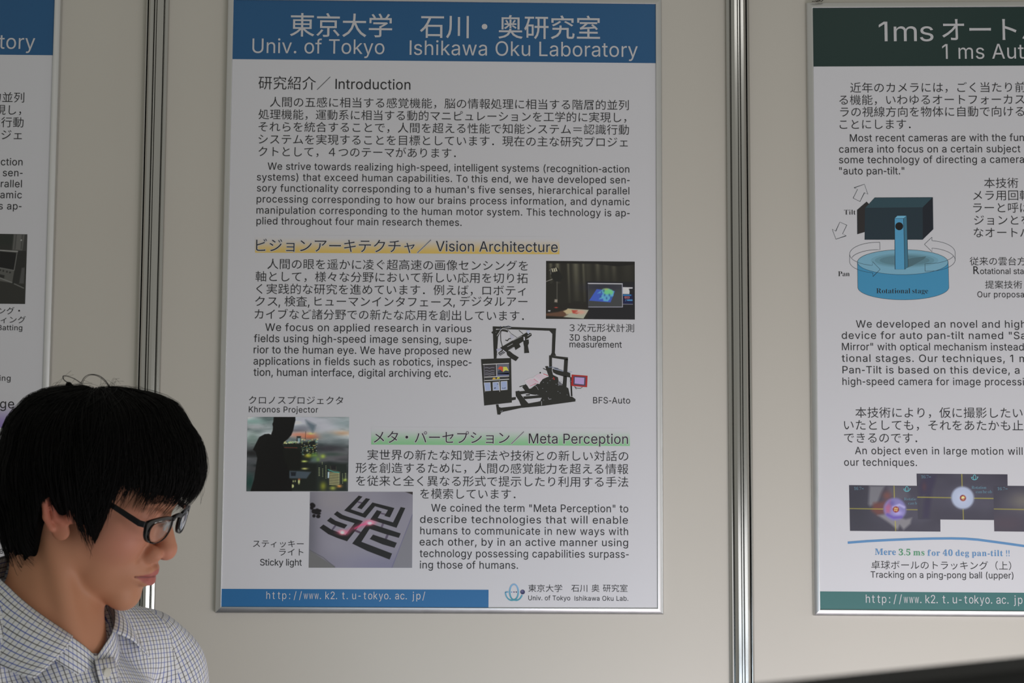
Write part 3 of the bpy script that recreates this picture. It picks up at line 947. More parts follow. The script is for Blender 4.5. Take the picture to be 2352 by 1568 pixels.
p.poly([(1985, 870), (2230, 876), (2230, 1125), (1990, 1130)], (26, 30, 62), 3)
p.line([(1985, 1128), (2228, 1128)], 12, (150, 150, 155), 2)
p.line([(2000, 898), (2180, 898)], 30, (62, 150, 205), 6, .8)
for i, xx in enumerate((2040, 2085, 2130)):
    p.line([(xx - 14, 940), (xx + 14, 942), (xx - 8 if i != 2 else xx + 4, 965), (xx + (10 if i != 2 else 0), 985)], 14, (225, 120, 100), 3)
p.line([(2062, 1005), (2048, 1050)], 8, (90, 160, 210), 3)
p.line([(2100, 1025), (2210, 1025)], 32, (80, 165, 215), 6, .85)
p.build('photograph', Crop(1250, 595, 10.967), PM, poster, ((48, 45), (2280, 63), (2283, 1521), (43, 1501)), 172)

# 2: figure in front of a city at dusk
p = Paint(50, 60, 2085, 1533, 330, (128, 138, 138))
n1 = p.noise(420, 120, 26, 3, 4)
fy = (p.Y - 60) / 1470
p.a = np.where((p.Y < 560)[..., None], np.array([138, 148, 146.]), np.array([70, 76, 74.])) + 0 * p.a
k = np.clip((p.Y - 430) / 330, 0, 1)[..., None]
p.a = np.array([140, 150, 148.]) * (1 - k) + np.array([62, 66, 66.]) * k
p.a += n1[..., None] * np.array([1, .95, .95]) * np.clip(1.2 - fy, .3, 1)[..., None]
for cx, cy, rx, ry, c, o_ in ((180, 150, 260, 60, (118, 150, 140), .8), (200, 260, 200, 50, (165, 165, 165), .7), (150, 480, 160, 130, (105, 125, 115), .8),
                              (1250, 120, 330, 110, (165, 165, 172), .9), (1600, 240, 330, 170, (168, 168, 172), .9), (1150, 280, 260, 60, (110, 112, 120), .8), (1050, 330, 200, 30, (92, 92, 98), .8),
                              (1950, 180, 200, 80, (125, 140, 140), .7), (1950, 380, 230, 50, (170, 135, 100), .8), (1120, 410, 260, 50, (190, 120, 95), .9),
                              (1300, 440, 180, 45, (205, 120, 85), .95), (1330, 390, 70, 22, (205, 185, 110), .95), (1330, 470, 160, 40, (150, 80, 50), .5), (1640, 430, 200, 70, (110, 122, 120), .8), (1850, 560, 300, 90, (82, 92, 92), .7),
                              (1700, 680, 320, 60, (56, 52, 56), .8), (1900, 850, 250, 90, (88, 84, 86), .7), (1750, 800, 260, 40, (52, 66, 58), .8), (150, 780, 160, 70, (28, 28, 28), .9), (150, 940, 160, 60, (70, 72, 74), .7), (150, 1100, 120, 60, (62, 58, 60), .7), (120, 1350, 90, 180, (28, 58, 52), .9)):
    p.glow(cx, cy, rx, ry, c, o_)
p.poly([(1215, 120), (1420, 220), (1400, 290), (1360, 370), (1240, 200)], (92, 104, 110), 30)
p.poly([(760, 560), (1180, 560), (1420, 520), (1440, 800), (1300, 960), (1480, 960), (1500, 1533), (760, 1533)], (26, 30, 26), 25)
p.poly([(1450, 960), (2062, 980), (2062, 1533), (1450, 1533)], (32, 38, 34), 30)
p.poly([(900, 1120), (1340, 1150), (1250, 1280), (900, 1275)], (62, 72, 78), 12)
p.poly([(930, 1150), (1040, 1150), (1030, 1230), (940, 1230)], (28, 32, 36), 8)
p.poly([(1040, 440), (1125, 440), (1115, 600), (1040, 600)], (44, 48, 44), 6)
p.poly([(1060, 480), (1110, 480), (1108, 570), (1062, 570)], (128, 150, 155), 6)
p.line([(1218, 350), (1214, 500)], 8, (60, 45, 40), 3)
p.line([(790, 665), (1050, 672)], 12, (120, 55, 42), 5, .9)
g = np.random.default_rng(5)
for i in range(150):
    a = g.random()
    xx = 1130 + g.random() * 330 if a < .55 else 780 + g.random() * 300
    yy = (500 + g.random() * 330) if a < .55 else (545 + g.random() * 40)
    c = ((170, 180, 110), (190, 200, 190), (90, 150, 130), (210, 190, 120))[g.integers(4)]
    p.ell(xx, yy, 5 + g.random() * 12, 4 + g.random() * 6, c, 4, .8)
for cx, cy, rx, ry, c, o_ in ((1280, 830, 70, 35, (170, 165, 50), .9), (1570, 840, 50, 40, (150, 170, 70), .9), (1400, 820, 80, 45, (90, 120, 50), .9), (1470, 900, 40, 40, (120, 150, 50), .8),
                              (1200, 940, 60, 20, (185, 200, 100), .95), (1210, 1085, 60, 18, (190, 190, 110), .95), (1400, 900, 90, 60, (80, 110, 95), .6), (1585, 1430, 60, 80, (130, 135, 45), .8), (1780, 1470, 60, 40, (160, 165, 70), .8), (1910, 1430, 50, 30, (200, 140, 70), .9), (2020, 1310, 40, 30, (150, 170, 60), .9)):
    p.glow(cx, cy, rx, ry, c, o_)
p.poly([(1720, 1030), (1840, 1040), (1850, 1120), (1930, 1150), (1930, 1400), (1700, 1400), (1680, 1150), (1720, 1100)], (62, 62, 52), 8)
for i in range(8):
    yy = 1170 + i * 32
    p.line([(1715, yy), (1900, yy + 12)], 13, (200, 195, 130), 4, .85)
p.poly([(1672, 1150), (1705, 1150), (1700, 1270), (1672, 1270)], (160, 180, 195), 5)
p.line([(1680, 1105), (1800, 1150), (1900, 1160)], 16, (70, 165, 150), 6, .8)
p.poly([(1730, 1020), (1835, 1020), (1835, 1110), (1740, 1100)], (30, 30, 30), 6)
for xx, y0, y1 in ((1500, 1070, 1240), (1570, 1090, 1260), (1635, 1030, 1280), (1560, 960, 1000), (1900, 1190, 1400), (1970, 1190, 1400), (2030, 1180, 1330)):
    for yy in range(y0, y1, 30):
        p.ell(xx + (yy - y0) * .02, yy, 13 if xx in (1500, 2030) else 7, 7, (175, 185, 130), 3, .85)
for cx, cy, w_, h_ in ((1100, 1340, 20, 50), (970, 1430, 30, 35), (985, 1335, 10, 16), (1025, 1332, 10, 16)):
    p.ell(cx, cy, w_, h_, (190, 195, 130), 6, .9)
p.glow(1105, 1295, 25, 14, (150, 60, 40), .8)
p.poly([(572, 50), (1005, 50), (1010, 120), (990, 210), (965, 330), (930, 420), (860, 500), (790, 555), (760, 600), (900, 900), (905, 1270), (960, 1320), (960, 1540), (130, 1540), (200, 1300),
        (240, 1000), (258, 880), (225, 760), (170, 710), (225, 590), (290, 460), (400, 400), (480, 392), (525, 410), (555, 330), (562, 260), (548, 200), (568, 150)], (17, 17, 16), 6)
p.poly([(760, 700), (1000, 690), (1140, 720), (1130, 1100), (1040, 1120), (900, 1120), (800, 900)], (20, 21, 18), 20)
p.build('photograph', Crop(560, 950, 8.614), PM, poster, ((75, 62), (2085, 65), (2062, 1533), (50, 1533)), 165)

# 3: folded line pattern followed by a red laser
p = Paint(43, 35, 2092, 1530, 330, (124, 122, 130))
p.a += p.noise(900, 700, 4, 9, 2)[..., None]
p.glow(500, 200, 500, 300, (132, 128, 128), .7)
p.glow(60, 900, 150, 900, (92, 92, 98), .8)
p.glow(1500, 1500, 900, 260, (104, 104, 124), .7)
p.poly([(60, 1190), (560, 1500), (560, 1540), (30, 1540)], (98, 98, 96), 10)
p.line([(60, 1185), (330, 1330), (560, 1520)], 12, (84, 84, 86), 4)
p.poly([(2092, 480), (1700, 1530), (2092, 1530)], (112, 112, 116), 8)
p.line([(2092, 480), (1870, 1060), (1690, 1530)], 12, (92, 90, 112), 5)
p.poly([(1940, 35), (2092, 35), (2092, 90)], (45, 40, 38), 5)
for cx, cy, rx, ry in ((90, 290, 45, 40), (125, 310, 30, 36), (85, 350, 35, 40), (130, 420, 50, 45), (190, 400, 45, 35), (240, 410, 35, 28), (190, 450, 60, 32), (130, 510, 32, 34), (215, 520, 42, 36), (230, 465, 35, 22)):
    p.ell(cx, cy, rx, ry, (24, 22, 24), 5)
BK = (30, 30, 30)
p.line([(1005, 237), (1090, 258)], 26, (76, 66, 80), 3)
p.line([(1465, 460), (1550, 480)], 26, (76, 66, 80), 3)
p.line([(1505, 665), (1475, 745)], 40, (84, 76, 90), 3)
p.line([(1600, 880), (1560, 975)], 44, (76, 70, 84), 3)
p.line([(560, 700), (505, 775)], 34, (76, 70, 84), 3)
p.line([(960, 800), (1050, 838)], 40, (72, 56, 70), 3)
p.poly([(1015, 110), (1088, 130), (860, 380), (1105, 460), (1290, 245), (1728, 355), (1640, 540), (1532, 510), (1600, 395), (1340, 320), (1150, 550), (728, 405)], BK)
p.poly([(1160, 160), (1242, 178), (1075, 380), (990, 350)], BK)
p.poly([(1380, 395), (1475, 425), (1398, 550), (1705, 638), (1855, 335), (1945, 355), (1775, 745), (1250, 582)], BK)
p.poly([(590, 418), (700, 490), (830, 535), (1105, 612), (795, 1010), (600, 945), (420, 870), (245, 745), (320, 680), (480, 780), (760, 885), (940, 655), (760, 600), (640, 560), (525, 478)], BK)
p.poly([(460, 540), (560, 605), (660, 640), (798, 688), (738, 760), (600, 715), (480, 665), (390, 605)], BK)
p.poly([(1205, 645), (1860, 855), (1822, 942), (1560, 870), (1240, 765), (1080, 1020), (1692, 1250), (1645, 1368), (1200, 1200), (898, 1055)], BK)
p.poly([(1310, 878), (1560, 960), (1785, 1040), (1740, 1138), (1500, 1070), (1245, 965)], BK)
p.line([(700, 840), (780, 850), (880, 770), (960, 740), (1080, 700), (1240, 652)], 60, (190, 80, 110), 40, .55)
p.glow(1240, 640, 110, 50, (235, 100, 130), .8)
p.glow(700, 835, 100, 45, (235, 100, 130), .75)
p.line([(950, 760), (1060, 690), (1240, 652)], 16, (235, 70, 120), 14, .8)
p.glow(1240, 655, 45, 30, (250, 225, 225), 1)
p.glow(698, 838, 42, 34, (250, 225, 205), 1)
p.build('photograph', Crop(704, 1125, 8.569), PM, poster, ((70, 35), (2092, 35), (2078, 1530), (43, 1528)), 172, 0.00031)

# 4: book scanning rig, cut out on the white paper
CR = Crop(1095, 740, 7.128)
rg = Print(PM, 0.0003)
K = (40, 40, 36)


def rp(pts, c=K, d=0):
    rg.poly(CR, pts, seen(c, 172), d * 1e-6)


def rl(pts, w, c=K, d=0):
    rg.line(CR, pts, w, seen(c, 172), d * 1e-6)


rp([(262, 66), (1300, 100), (1296, 142), (262, 104)])
rp([(262, 90), (318, 95), (312, 170), (360, 120), (400, 130), (350, 240), (325, 590), (280, 595)], d=1)
rp([(1180, 130), (1296, 135), (1280, 500), (1300, 548), (1205, 545), (1228, 500), (1238, 190)], d=1)
rp([(1185, 540), (1495, 575), (1490, 620), (1232, 580), (1232, 800), (1185, 780)], d=2)
rp([(1432, 610), (1495, 600), (1465, 1120), (1405, 1110)], d=2)
rp([(70, 602), (562, 584), (575, 1312), (122, 1362)], d=3)
rl([(100, 690), (528, 672)], 12, (205, 205, 215), 5)
rp([(105, 700), (318, 690), (325, 885), (112, 892)], (56, 54, 56), 4)
rp([(335, 690), (528, 682), (530, 872), (335, 882)], (92, 94, 104), 4)
rp([(345, 760), (380, 720), (425, 728), (430, 812), (385, 775)], (210, 75, 50), 6)
rp([(432, 728), (490, 728), (525, 795), (470, 785), (432, 812)], (205, 190, 80), 6)
rp([(345, 800), (385, 775), (430, 812), (480, 790), (528, 800), (528, 850), (345, 850)], (56, 60, 70), 7)
rp([(335, 840), (530, 830), (530, 872), (335, 882)], (86, 92, 120), 7)
for yy in (745, 795, 832, 858):
    rl([(130, yy), (170, yy - 4), (212, yy + 6), (250, yy - 6), (290, yy - 2)], 7, (132, 132, 140), 8)
rl([(322, 688), (328, 885)], 9, (190, 190, 200), 8)
rl([(118, 898), (530, 880)], 12, (200, 200, 210), 8)
rl([(118, 955), (530, 930)], 12, (200, 200, 210), 8)
rp([(255, 935), (270, 905), (300, 905), (315, 930)], (205, 150, 60), 9)
rp([(322, 930), (340, 900), (370, 898), (380, 920)], (215, 175, 70), 9)
for xx in range(130, 520, 22):
    rl([(xx, 915 - (xx - 130) * .04), (xx + 10, 925 - (xx - 130) * .04)], 5, (110, 110, 118), 8)
for q in ([(120, 990), (220, 985), (230, 1118), (140, 1125)], [(262, 982), (355, 975), (372, 1110), (268, 1115)], [(395, 968), (495, 962), (500, 1102), (398, 1110)]):
    rp(q, (140, 152, 180), 9)
    rl(q + [q[0]], 6, (190, 198, 220), 10)
rl([(370, 960), (376, 1135)], 8, (190, 190, 200), 11)
rl([(285, 1080), (312, 1072)], 14, (36, 36, 40), 12)
rl([(335, 1005), (350, 1015)], 10, (36, 36, 40), 12)
rl([(418, 1075), (440, 1082)], 9, (36, 36, 40), 12)
rl([(450, 1082), (472, 1070)], 9, (36, 36, 40), 12)
rl([(120, 700), (130, 1150)], 6, (110, 110, 112), 8)
# gantry head: bar, cameras, cables
rp([(385, 415), (820, 165), (895, 180), (900, 215), (850, 255), (380, 550), (352, 500), (420, 450)], d=13)
rl([(500, 400), (590, 350)], 9, (150, 150, 150), 15)
rl([(590, 300), (740, 225)], 8, (130, 130, 130), 15)
rl([(370, 510), (440, 470)], 12, (150, 150, 155), 15)
rl([(370, 540), (450, 490)], 8, (150, 150, 155), 15)
rl([(830, 225), (890, 190)], 9, (160, 160, 160), 15)
rl([(520, 455), (600, 405)], 7, (120, 120, 120), 15)
rp([(322, 435), (400, 425), (410, 450), (330, 475)], (150, 150, 165), 16)
rp([(815, 160), (825, 130), (868, 130), (866, 170), (845, 195)], (160, 165, 185), 16)
rl([(430, 455), (485, 500)], 14, (175, 175, 180), 17)
rp([(480, 470), (540, 470), (600, 520), (690, 575), (640, 636), (560, 590), (500, 540)], d=14)
rp([(760, 290), (850, 280), (855, 340), (838, 380), (860, 500), (778, 505), (775, 400), (765, 350)], d=14)
rp([(600, 360), (690, 340), (720, 400), (635, 455)], d=14)
rp([(765, 235), (785, 240), (790, 295), (768, 295)], (175, 175, 180), 17)
rp([(545, 205), (575, 195), (620, 245), (560, 285)], (160, 160, 168), 14)
rl([(470, 290), (500, 302), (530, 270), (560, 265)], 14, K, 14)
rl(arc(400, 240, 190, 110, 190, 350, 18)[3:14], 30, K, 12)
rl([(400, 130), (390, 200), (395, 300), (420, 395)], 12, K, 12)
rl([(330, 225), (390, 130), (420, 100), (560, 85)], 8, (170, 170, 172), 15)
rl([(340, 215), (400, 115)], 6, (190, 190, 190), 16)
rl([(500, 110), (560, 180), (660, 250)], 7, (70, 70, 70), 12)
rl([(690, 130), (760, 190)], 10, K, 12)
rl([(388, 60), (385, 130)], 8, (60, 66, 84), 17)
rl([(430, 68), (470, 72), (520, 62), (570, 80)], 12, (70, 76, 84), 17)
rl([(325, 545), (352, 515)], 4, (100, 100, 100), 12)
# base
rp([(575, 1230), (640, 1222), (640, 1265), (575, 1278)])
rp([(315, 1345), (355, 1342), (365, 1385), (400, 1398), (740, 1360), (740, 1398), (440, 1462), (400, 1475), (385, 1510), (338, 1510)])
rp([(635, 1130), (695, 1118), (720, 1180), (790, 1265), (850, 1330), (770, 1365), (720, 1350), (690, 1280), (640, 1205)], d=2)
rp([(720, 1350), (1000, 1300), (1040, 1290), (1070, 1225), (1170, 1225), (1170, 1270), (1300, 1240), (1560, 1215), (1618, 1258), (1615, 1295), (1100, 1365), (740, 1400)], d=3)
rp([(690, 1130), (820, 1118), (830, 1160), (720, 1180)], d=1)
rp([(760, 1215), (1080, 1190), (1080, 1232), (780, 1258)], d=1)
rp([(745, 1060), (800, 1010), (880, 1090), (1000, 1000), (1060, 930), (1180, 890), (1120, 720), (1160, 715), (1230, 790), (1250, 860), (1330, 900), (1340, 960), (1400, 1010), (1500, 1080), (1530, 1220),
    (1300, 1290), (1060, 1300), (1080, 1200), (900, 1180), (820, 1160)], d=4)
rp([(1240, 770), (1280, 745), (1420, 790), (1530, 830), (1535, 905), (1400, 880), (1300, 850), (1250, 820)], d=5)
rp([(1420, 880), (1470, 880), (1465, 1120), (1400, 1080)], d=5)
rl([(1170, 740), (1220, 730), (1335, 755)], 10, (96, 104, 118), 7)
rl([(1260, 760), (1420, 800)], 16, (132, 138, 150), 7)
rl([(1490, 810), (1560, 812)], 12, (150, 155, 168), 7)
rl([(1540, 900), (1555, 1210)], 26, K, 5)
rl([(1085, 752), (1180, 800)], 12, K, 5)
rl([(1050, 822), (1030, 830)], 22, K, 8)
rl([(700, 1055), (780, 1030)], 14, K, 5)
rl([(805, 1190), (870, 1185)], 20, K, 5)
rp([(780, 955), (870, 910), (920, 912), (970, 860), (1050, 830), (1110, 850), (1170, 885), (1080, 930), (1035, 985), (1030, 1008), (950, 1000), (860, 1090)], (190, 178, 190), 8)
for q in range(5):
    rl([(812 + q * 14, 975 + q * 18), (880 + q * 14, 940 + q * 16), (950 + q * 8, 935 + q * 12)], 6, (205, 140, 155), 9)
    rl([(950 + q * 22, 885 + q * 16), (1040 + q * 22, 852 + q * 9)], 6, (205, 145, 160), 9)
rl([(935, 925), (1010, 985)], 12, (222, 120, 135), 10)
rl([(870, 1045), (980, 1000)], 6, (205, 70, 90), 10)
rl([(1090, 842), (1165, 872)], 9, (215, 50, 70), 10)
rl([(1255, 900), (1270, 940)], 18, (150, 40, 40), 10)
rl([(955, 1035), (985, 1060), (1010, 1105)], 6, (130, 130, 130), 10)
for xx, yy in ((1140, 1130), (1090, 980), (1160, 990), (1080, 1080), (980, 1180), (1095, 1270), (1330, 1130), (1365, 1155), (1480, 1185), (1240, 920), (1300, 1010), (1340, 1030), (1200, 950)):
    rl([(xx - 7, yy), (xx + 7, yy + 4)], 7, (120, 126, 130), 10)
rl([(1170, 1230), (1185, 1262), (1222, 1252)], 6, (150, 150, 155), 10)
rl([(1062, 1290), (1064, 1360)], 8, (150, 150, 150), 10)
for q in (1345, 1365, 1385):
    rl([(q, 960), (q - 10, 1000), (q + 12, 1030)], 8, (140, 140, 145), 9)
rp([(1555, 855), (1815, 875), (1806, 1062), (1545, 1040)], (150, 38, 34), 11)
rp([(1585, 880), (1785, 893), (1778, 1040), (1582, 1020)], (70, 66, 84), 12)
rp([(1605, 898), (1762, 908), (1756, 1018), (1602, 1002)], (160, 138, 178), 13)
rl([(1600, 1055), (1640, 1078), (1700, 1080), (1730, 1060)], 8, K, 12)
rl([(1605, 1050), (1630, 1095)], 8, K, 12)
rl([(1525, 962), (1550, 965)], 16, (80, 86, 100), 12)
for xx, yy in ((398, 1456), (420, 1452)):
    rl([(xx - 5, yy), (xx + 5, yy)], 10, (170, 170, 175), 12)
rg.build('machine_picture', M_print, poster)


# ------------------------------------------------------------------ right poster
ru1, rv0 = 0.7190, -1.0194
rposter = empty('framed_poster', tuple(PR.P(0.36, rv0 - FW, -0.0088)), -0.04984,
                'framed poster with dark green header and a printed diagram of a rotating camera', 'poster')
frame_and_sheet(rposter, PR, 0, ru1, rv0, 0)
bar(PR, 0, ru1, PR.uv(*CDD(105, 333))[1], 0, 'header_band', M_green, rposter)
bar(PR, 0, ru1, rv0, PR.uv(*CE(116, 1188))[1], 'footer_band', M_green2, rposter)
t = Print(PR)
t.run(CDD, '1ms', 433, 706, 207, 98, xs=1.15)
t.run(CDD, 'オートパ', 750, 750 + 4 * 134 - 14, 208, 128, 'jpb')
t.run(CDD, '1 ms Aut', 750, 1159, 295, 74)
t.build('header_lettering', M_white, rposter)
t = Print(PR)
for s, a, b, y in (('近年のカメラには，ごく当たり前', 290, 1167, 465), ('る機能，いわゆるオートフォーカス', 235, 1162, 526), ('ラの視線方向を物体に自動で向ける', 240, 1160, 586), ('ことにします．', 237, 592, 648)):
    t.run(CDD, s, a, b, y, 56, 'jp')
t.build('paragraph_lettering', M_ink, rposter)
t = Print(PR)
for s, a, b, y in (('Most recent cameras are with the fun', 288, 1159, 708), ('camera into focus on a certain subject', 234, 1141, 764), ('some technology of directing a camera', 234, 1159, 817), ('"auto pan-tilt."', 235, 560, 873)):
    t.run(CDD, s, a, b, y, 36)
t.build('paragraph_lettering', M_ink, rposter)
t = Print(PR)
for s, a, b, y in (('本技術', 960, 1130, 941), ('メラ用回転', 905, 1192, 1003), ('ラーと呼ば', 905, 1192, 1065), ('ジョンとを', 910, 1192, 1127), ('なオートパ', 908, 1192, 1189)):
    t.run(CDD, s, a, b, y, 56, 'jp')
t.build('paragraph_lettering', M_ink, rposter)
t = Print(PR)
t.run(CDD, '従来の雲台方', 888, 1168, 1328, 46, 'jp')
t.run(CDD, 'Rotational sta', 906, 1157, 1371, 29)
t.run(CDD, '提案技術', 965, 1150, 1444, 44, 'jp')
t.run(CDD, 'Our proposa', 926, 1159, 1487, 29)
t.build('caption_lettering', M_ink, rposter)
t = Print(PR)
for s, a, b, y in (('We developed an novel and high', 264, 968, 94), ('device for auto pan-tilt named "Sa', 205, 968, 141), ('Mirror" with optical mechanism instead', 206, 960, 188), ('tional stages. Our techniques, 1 m', 205, 975, 236),
                   ('Pan-Tilt is based on this device, a', 208, 942, 284), ('high-speed camera for image processi', 208, 961, 332)):
    t.run(CE, s, a, b, y, 30)
t.build('paragraph_lettering', M_ink, rposter)
t = Print(PR)
for s, a, b, y in (('本技術により，仮に撮影したい', 262, 955, 468), ('いたとしても，それをあたかも止', 215, 958, 520), ('できるのです．', 215, 518, 573)):
    t.run(CE, s, a, b, y, 48, 'jp')
t.build('paragraph_lettering', M_ink, rposter)
t = Print(PR)
t.run(CE, 'An object even in large motion will', 260, 955, 619, 30)
t.run(CE, 'our techniques.', 215, 517, 667, 30)
t.build('paragraph_lettering', M_ink, rposter)
t = Print(PR)
t.run(CE, '卓球ボールのトラッキング（上）', 328, 908, 1096, 39, 'jp')
t.run(CE, 'Tracking on a ping-pong ball (upper)', 325, 917, 1131, 26)
t.build('caption_lettering', M_ink, rposter)
CP = Crop(1940, 1080, 5.709)
Print(PR).run(CP, 'Mere', 398, 672, 1107, 82, 'serif').run(CP, 'for 40 deg pan-tilt !!', 1088, 2163, 1118, 78, 'serif').build('slogan_lettering', M_skyb, rposter)
Print(PR).run(CP, '3.5 ms', 710, 1046, 1112, 80, 'serif').build('slogan_lettering', M_leaf, rposter)
Print(PR).run(CE, 'http://www.k2.t.u-tokyo.ac.jp/', 302, None, 1235, 34, mono=22.5).build('web_address_lettering', M_white, rposter)
b_ = Print(PR, 0.0003)
b_.line(CP, [(40, 947), (300, 927), (600, 911), (900, 899), (1150, 893), (1400, 891), (1580, 895), (1750, 908), (1950, 935), (2150, 962), (2400, 998)], 31)
b_.build('blue_curve', M_skyb, rposter)

# the diagram of the camera on its turning stage
CQ = Crop(1900, 410, 5.406)
d_ = Print(PR, 0.0003)
LK = seen((28, 36, 42), 160)


def dp(pts, c, k):
    d_.poly(CQ, pts, seen(c, 145), k * 2e-6)
    d_.line(CQ, pts, 4, LK, k * 2e-6 + 1e-6, closed=True)


drum = [(375, 1035)] + arc(940, 1035, 565, 158, 180, 0, 2)[:0] + [(380, 1350)] + [(945 + 565 * math.cos(R(a)), 1350 + 155 * math.sin(R(a))) for a in range(178, 0, -6)] + [(1510, 1345), (1502, 1025)]
top = arc(938, 1037, 563, 155, 0, 352, 44)
d_.poly(CQ, drum + [(938, 1000)], seen((48, 105, 132), 150), 0)
d_.line(CQ, [(1502, 1025), (1510, 1345)] + [(945 + 565 * math.cos(R(a)), 1350 + 155 * math.sin(R(a))) for a in range(2, 180, 6)] + [(380, 1350), (375, 1035)], 4, LK, 1e-6)
d_.poly(CQ, top, seen((90, 128, 142), 150), 4e-6)
for rx, ry, c in ((420, 92, (84, 120, 132)), (370, 76, (76, 110, 120)), (310, 60, (68, 98, 106))):
    d_.poly(CQ, arc(960, 1015, rx, ry, 0, 350, 35), seen(c, 150), 5e-6 + (420 - rx) * 1e-8)
d_.poly(CQ, [(990, 1110), (960, 1010), (1060, 985), (1230, 965), (1200, 1000), (1130, 1040), (1060, 1080)], seen((58, 82, 88), 150), 8e-6)
d_.line(CQ, top, 4, LK, 9e-6, closed=True)
dp([(372, 390), (490, 288), (520, 320), (470, 370), (466, 662), (376, 690)], (30, 28, 28), 6)
dp([(470, 365), (590, 238), (1308, 234), (1184, 360)], (32, 52, 58), 8)
dp([(470, 365), (1184, 360), (1186, 755), (465, 757)], (24, 36, 42), 10)
dp([(1184, 360), (1308, 234), (1315, 628), (1186, 755)], (18, 22, 28), 12)
dp([(836, 495), (948, 495), (963, 1128), (842, 1126)], (58, 112, 138), 14)
dp([(836, 495), (870, 460), (988, 460), (948, 495)], (80, 130, 150), 16)
dp([(948, 495), (988, 460), (1003, 1092), (963, 1128)], (44, 84, 100), 18)
d_.poly(CQ, arc(893, 592, 49, 49, 0, 350, 35), seen((14, 14, 14), 145), 40e-6)
for q in ([(462, 70), (505, 195), (462, 176), (407, 285), (322, 243), (377, 133), (333, 115)], [(157, 540), (243, 578), (190, 687), (236, 710), (108, 753), (62, 628), (106, 652)]):
    d_.line(CQ, q, 4.5, LK, 1e-6, closed=True)
la = [(653, 790)] + [(620 + 342 * math.cos(R(a)), 940 + 148 * math.sin(R(a))) for a in range(268, 178, -8)] + [(278, 1025)] + [(620 + 342 * math.cos(R(a)), 1030 + 140 * math.sin(R(a))) for a in range(176, 98, -8)] + [(563, 1170), (567, 1216), (657, 1127), (563, 1032), (560, 1078)]
la += [(620 + 342 * math.cos(R(a)), 940 + 140 * math.sin(R(a))) for a in range(104, 182, 8)]
d_.line(CQ, la, 4, LK, 44e-6)
d_.line(CQ, [(653, 790), (655, 884)] + [(640 + 360 * math.cos(R(a)), 1030 - 148 + 148 + 0 + 148 * math.sin(R(a))) for a in range(268, 205, -8)] + [(303, 983)], 4, LK, 45e-6)
ra = [(1300, 728), (1207, 816), (1302, 910), (1302, 862)] + [(1250 + 338 * math.cos(R(a)), 1010 + 148 * math.sin(R(a))) for a in range(-80, 2, 8)] + [(1588, 1010)] + [(1250 + 338 * math.cos(R(a)), 1010 + 140 * math.sin(R(a))) for a in range(4, 92, 8)] + [(1214, 1150), (1212, 1056)]
ra += [(1250 + 338 * math.cos(R(a)), 918 + 138 * math.sin(R(a))) for a in range(92, 14, -8)] + [(1568, 962)]
d_.line(CQ, ra, 4, LK, 44e-6)
d_.line(CQ, [(1300, 728), (1300, 770)] + [(1250 + 338 * math.cos(R(a)), 918 + 148 * math.sin(R(a))) for a in range(-80, 2, 8)] + [(1588, 1010)], 4, LK, 45e-6)
d_.build('diagram', M_print, rposter)
Print(PR, 0.0006).run(CQ, 'Tilt', 212, 352, 448, 60, 'serifthin').run(CQ, 'Pan', 136, 278, 1212, 60, 'serifthin').run(CQ, 'Rotational stage', 610, 1252, 1424, 62, 'serifthin').build('diagram_lettering', M_ink, rposter)

# three overlapping dark pictures of a ball held at the centre
YL = (160, 152, 60)


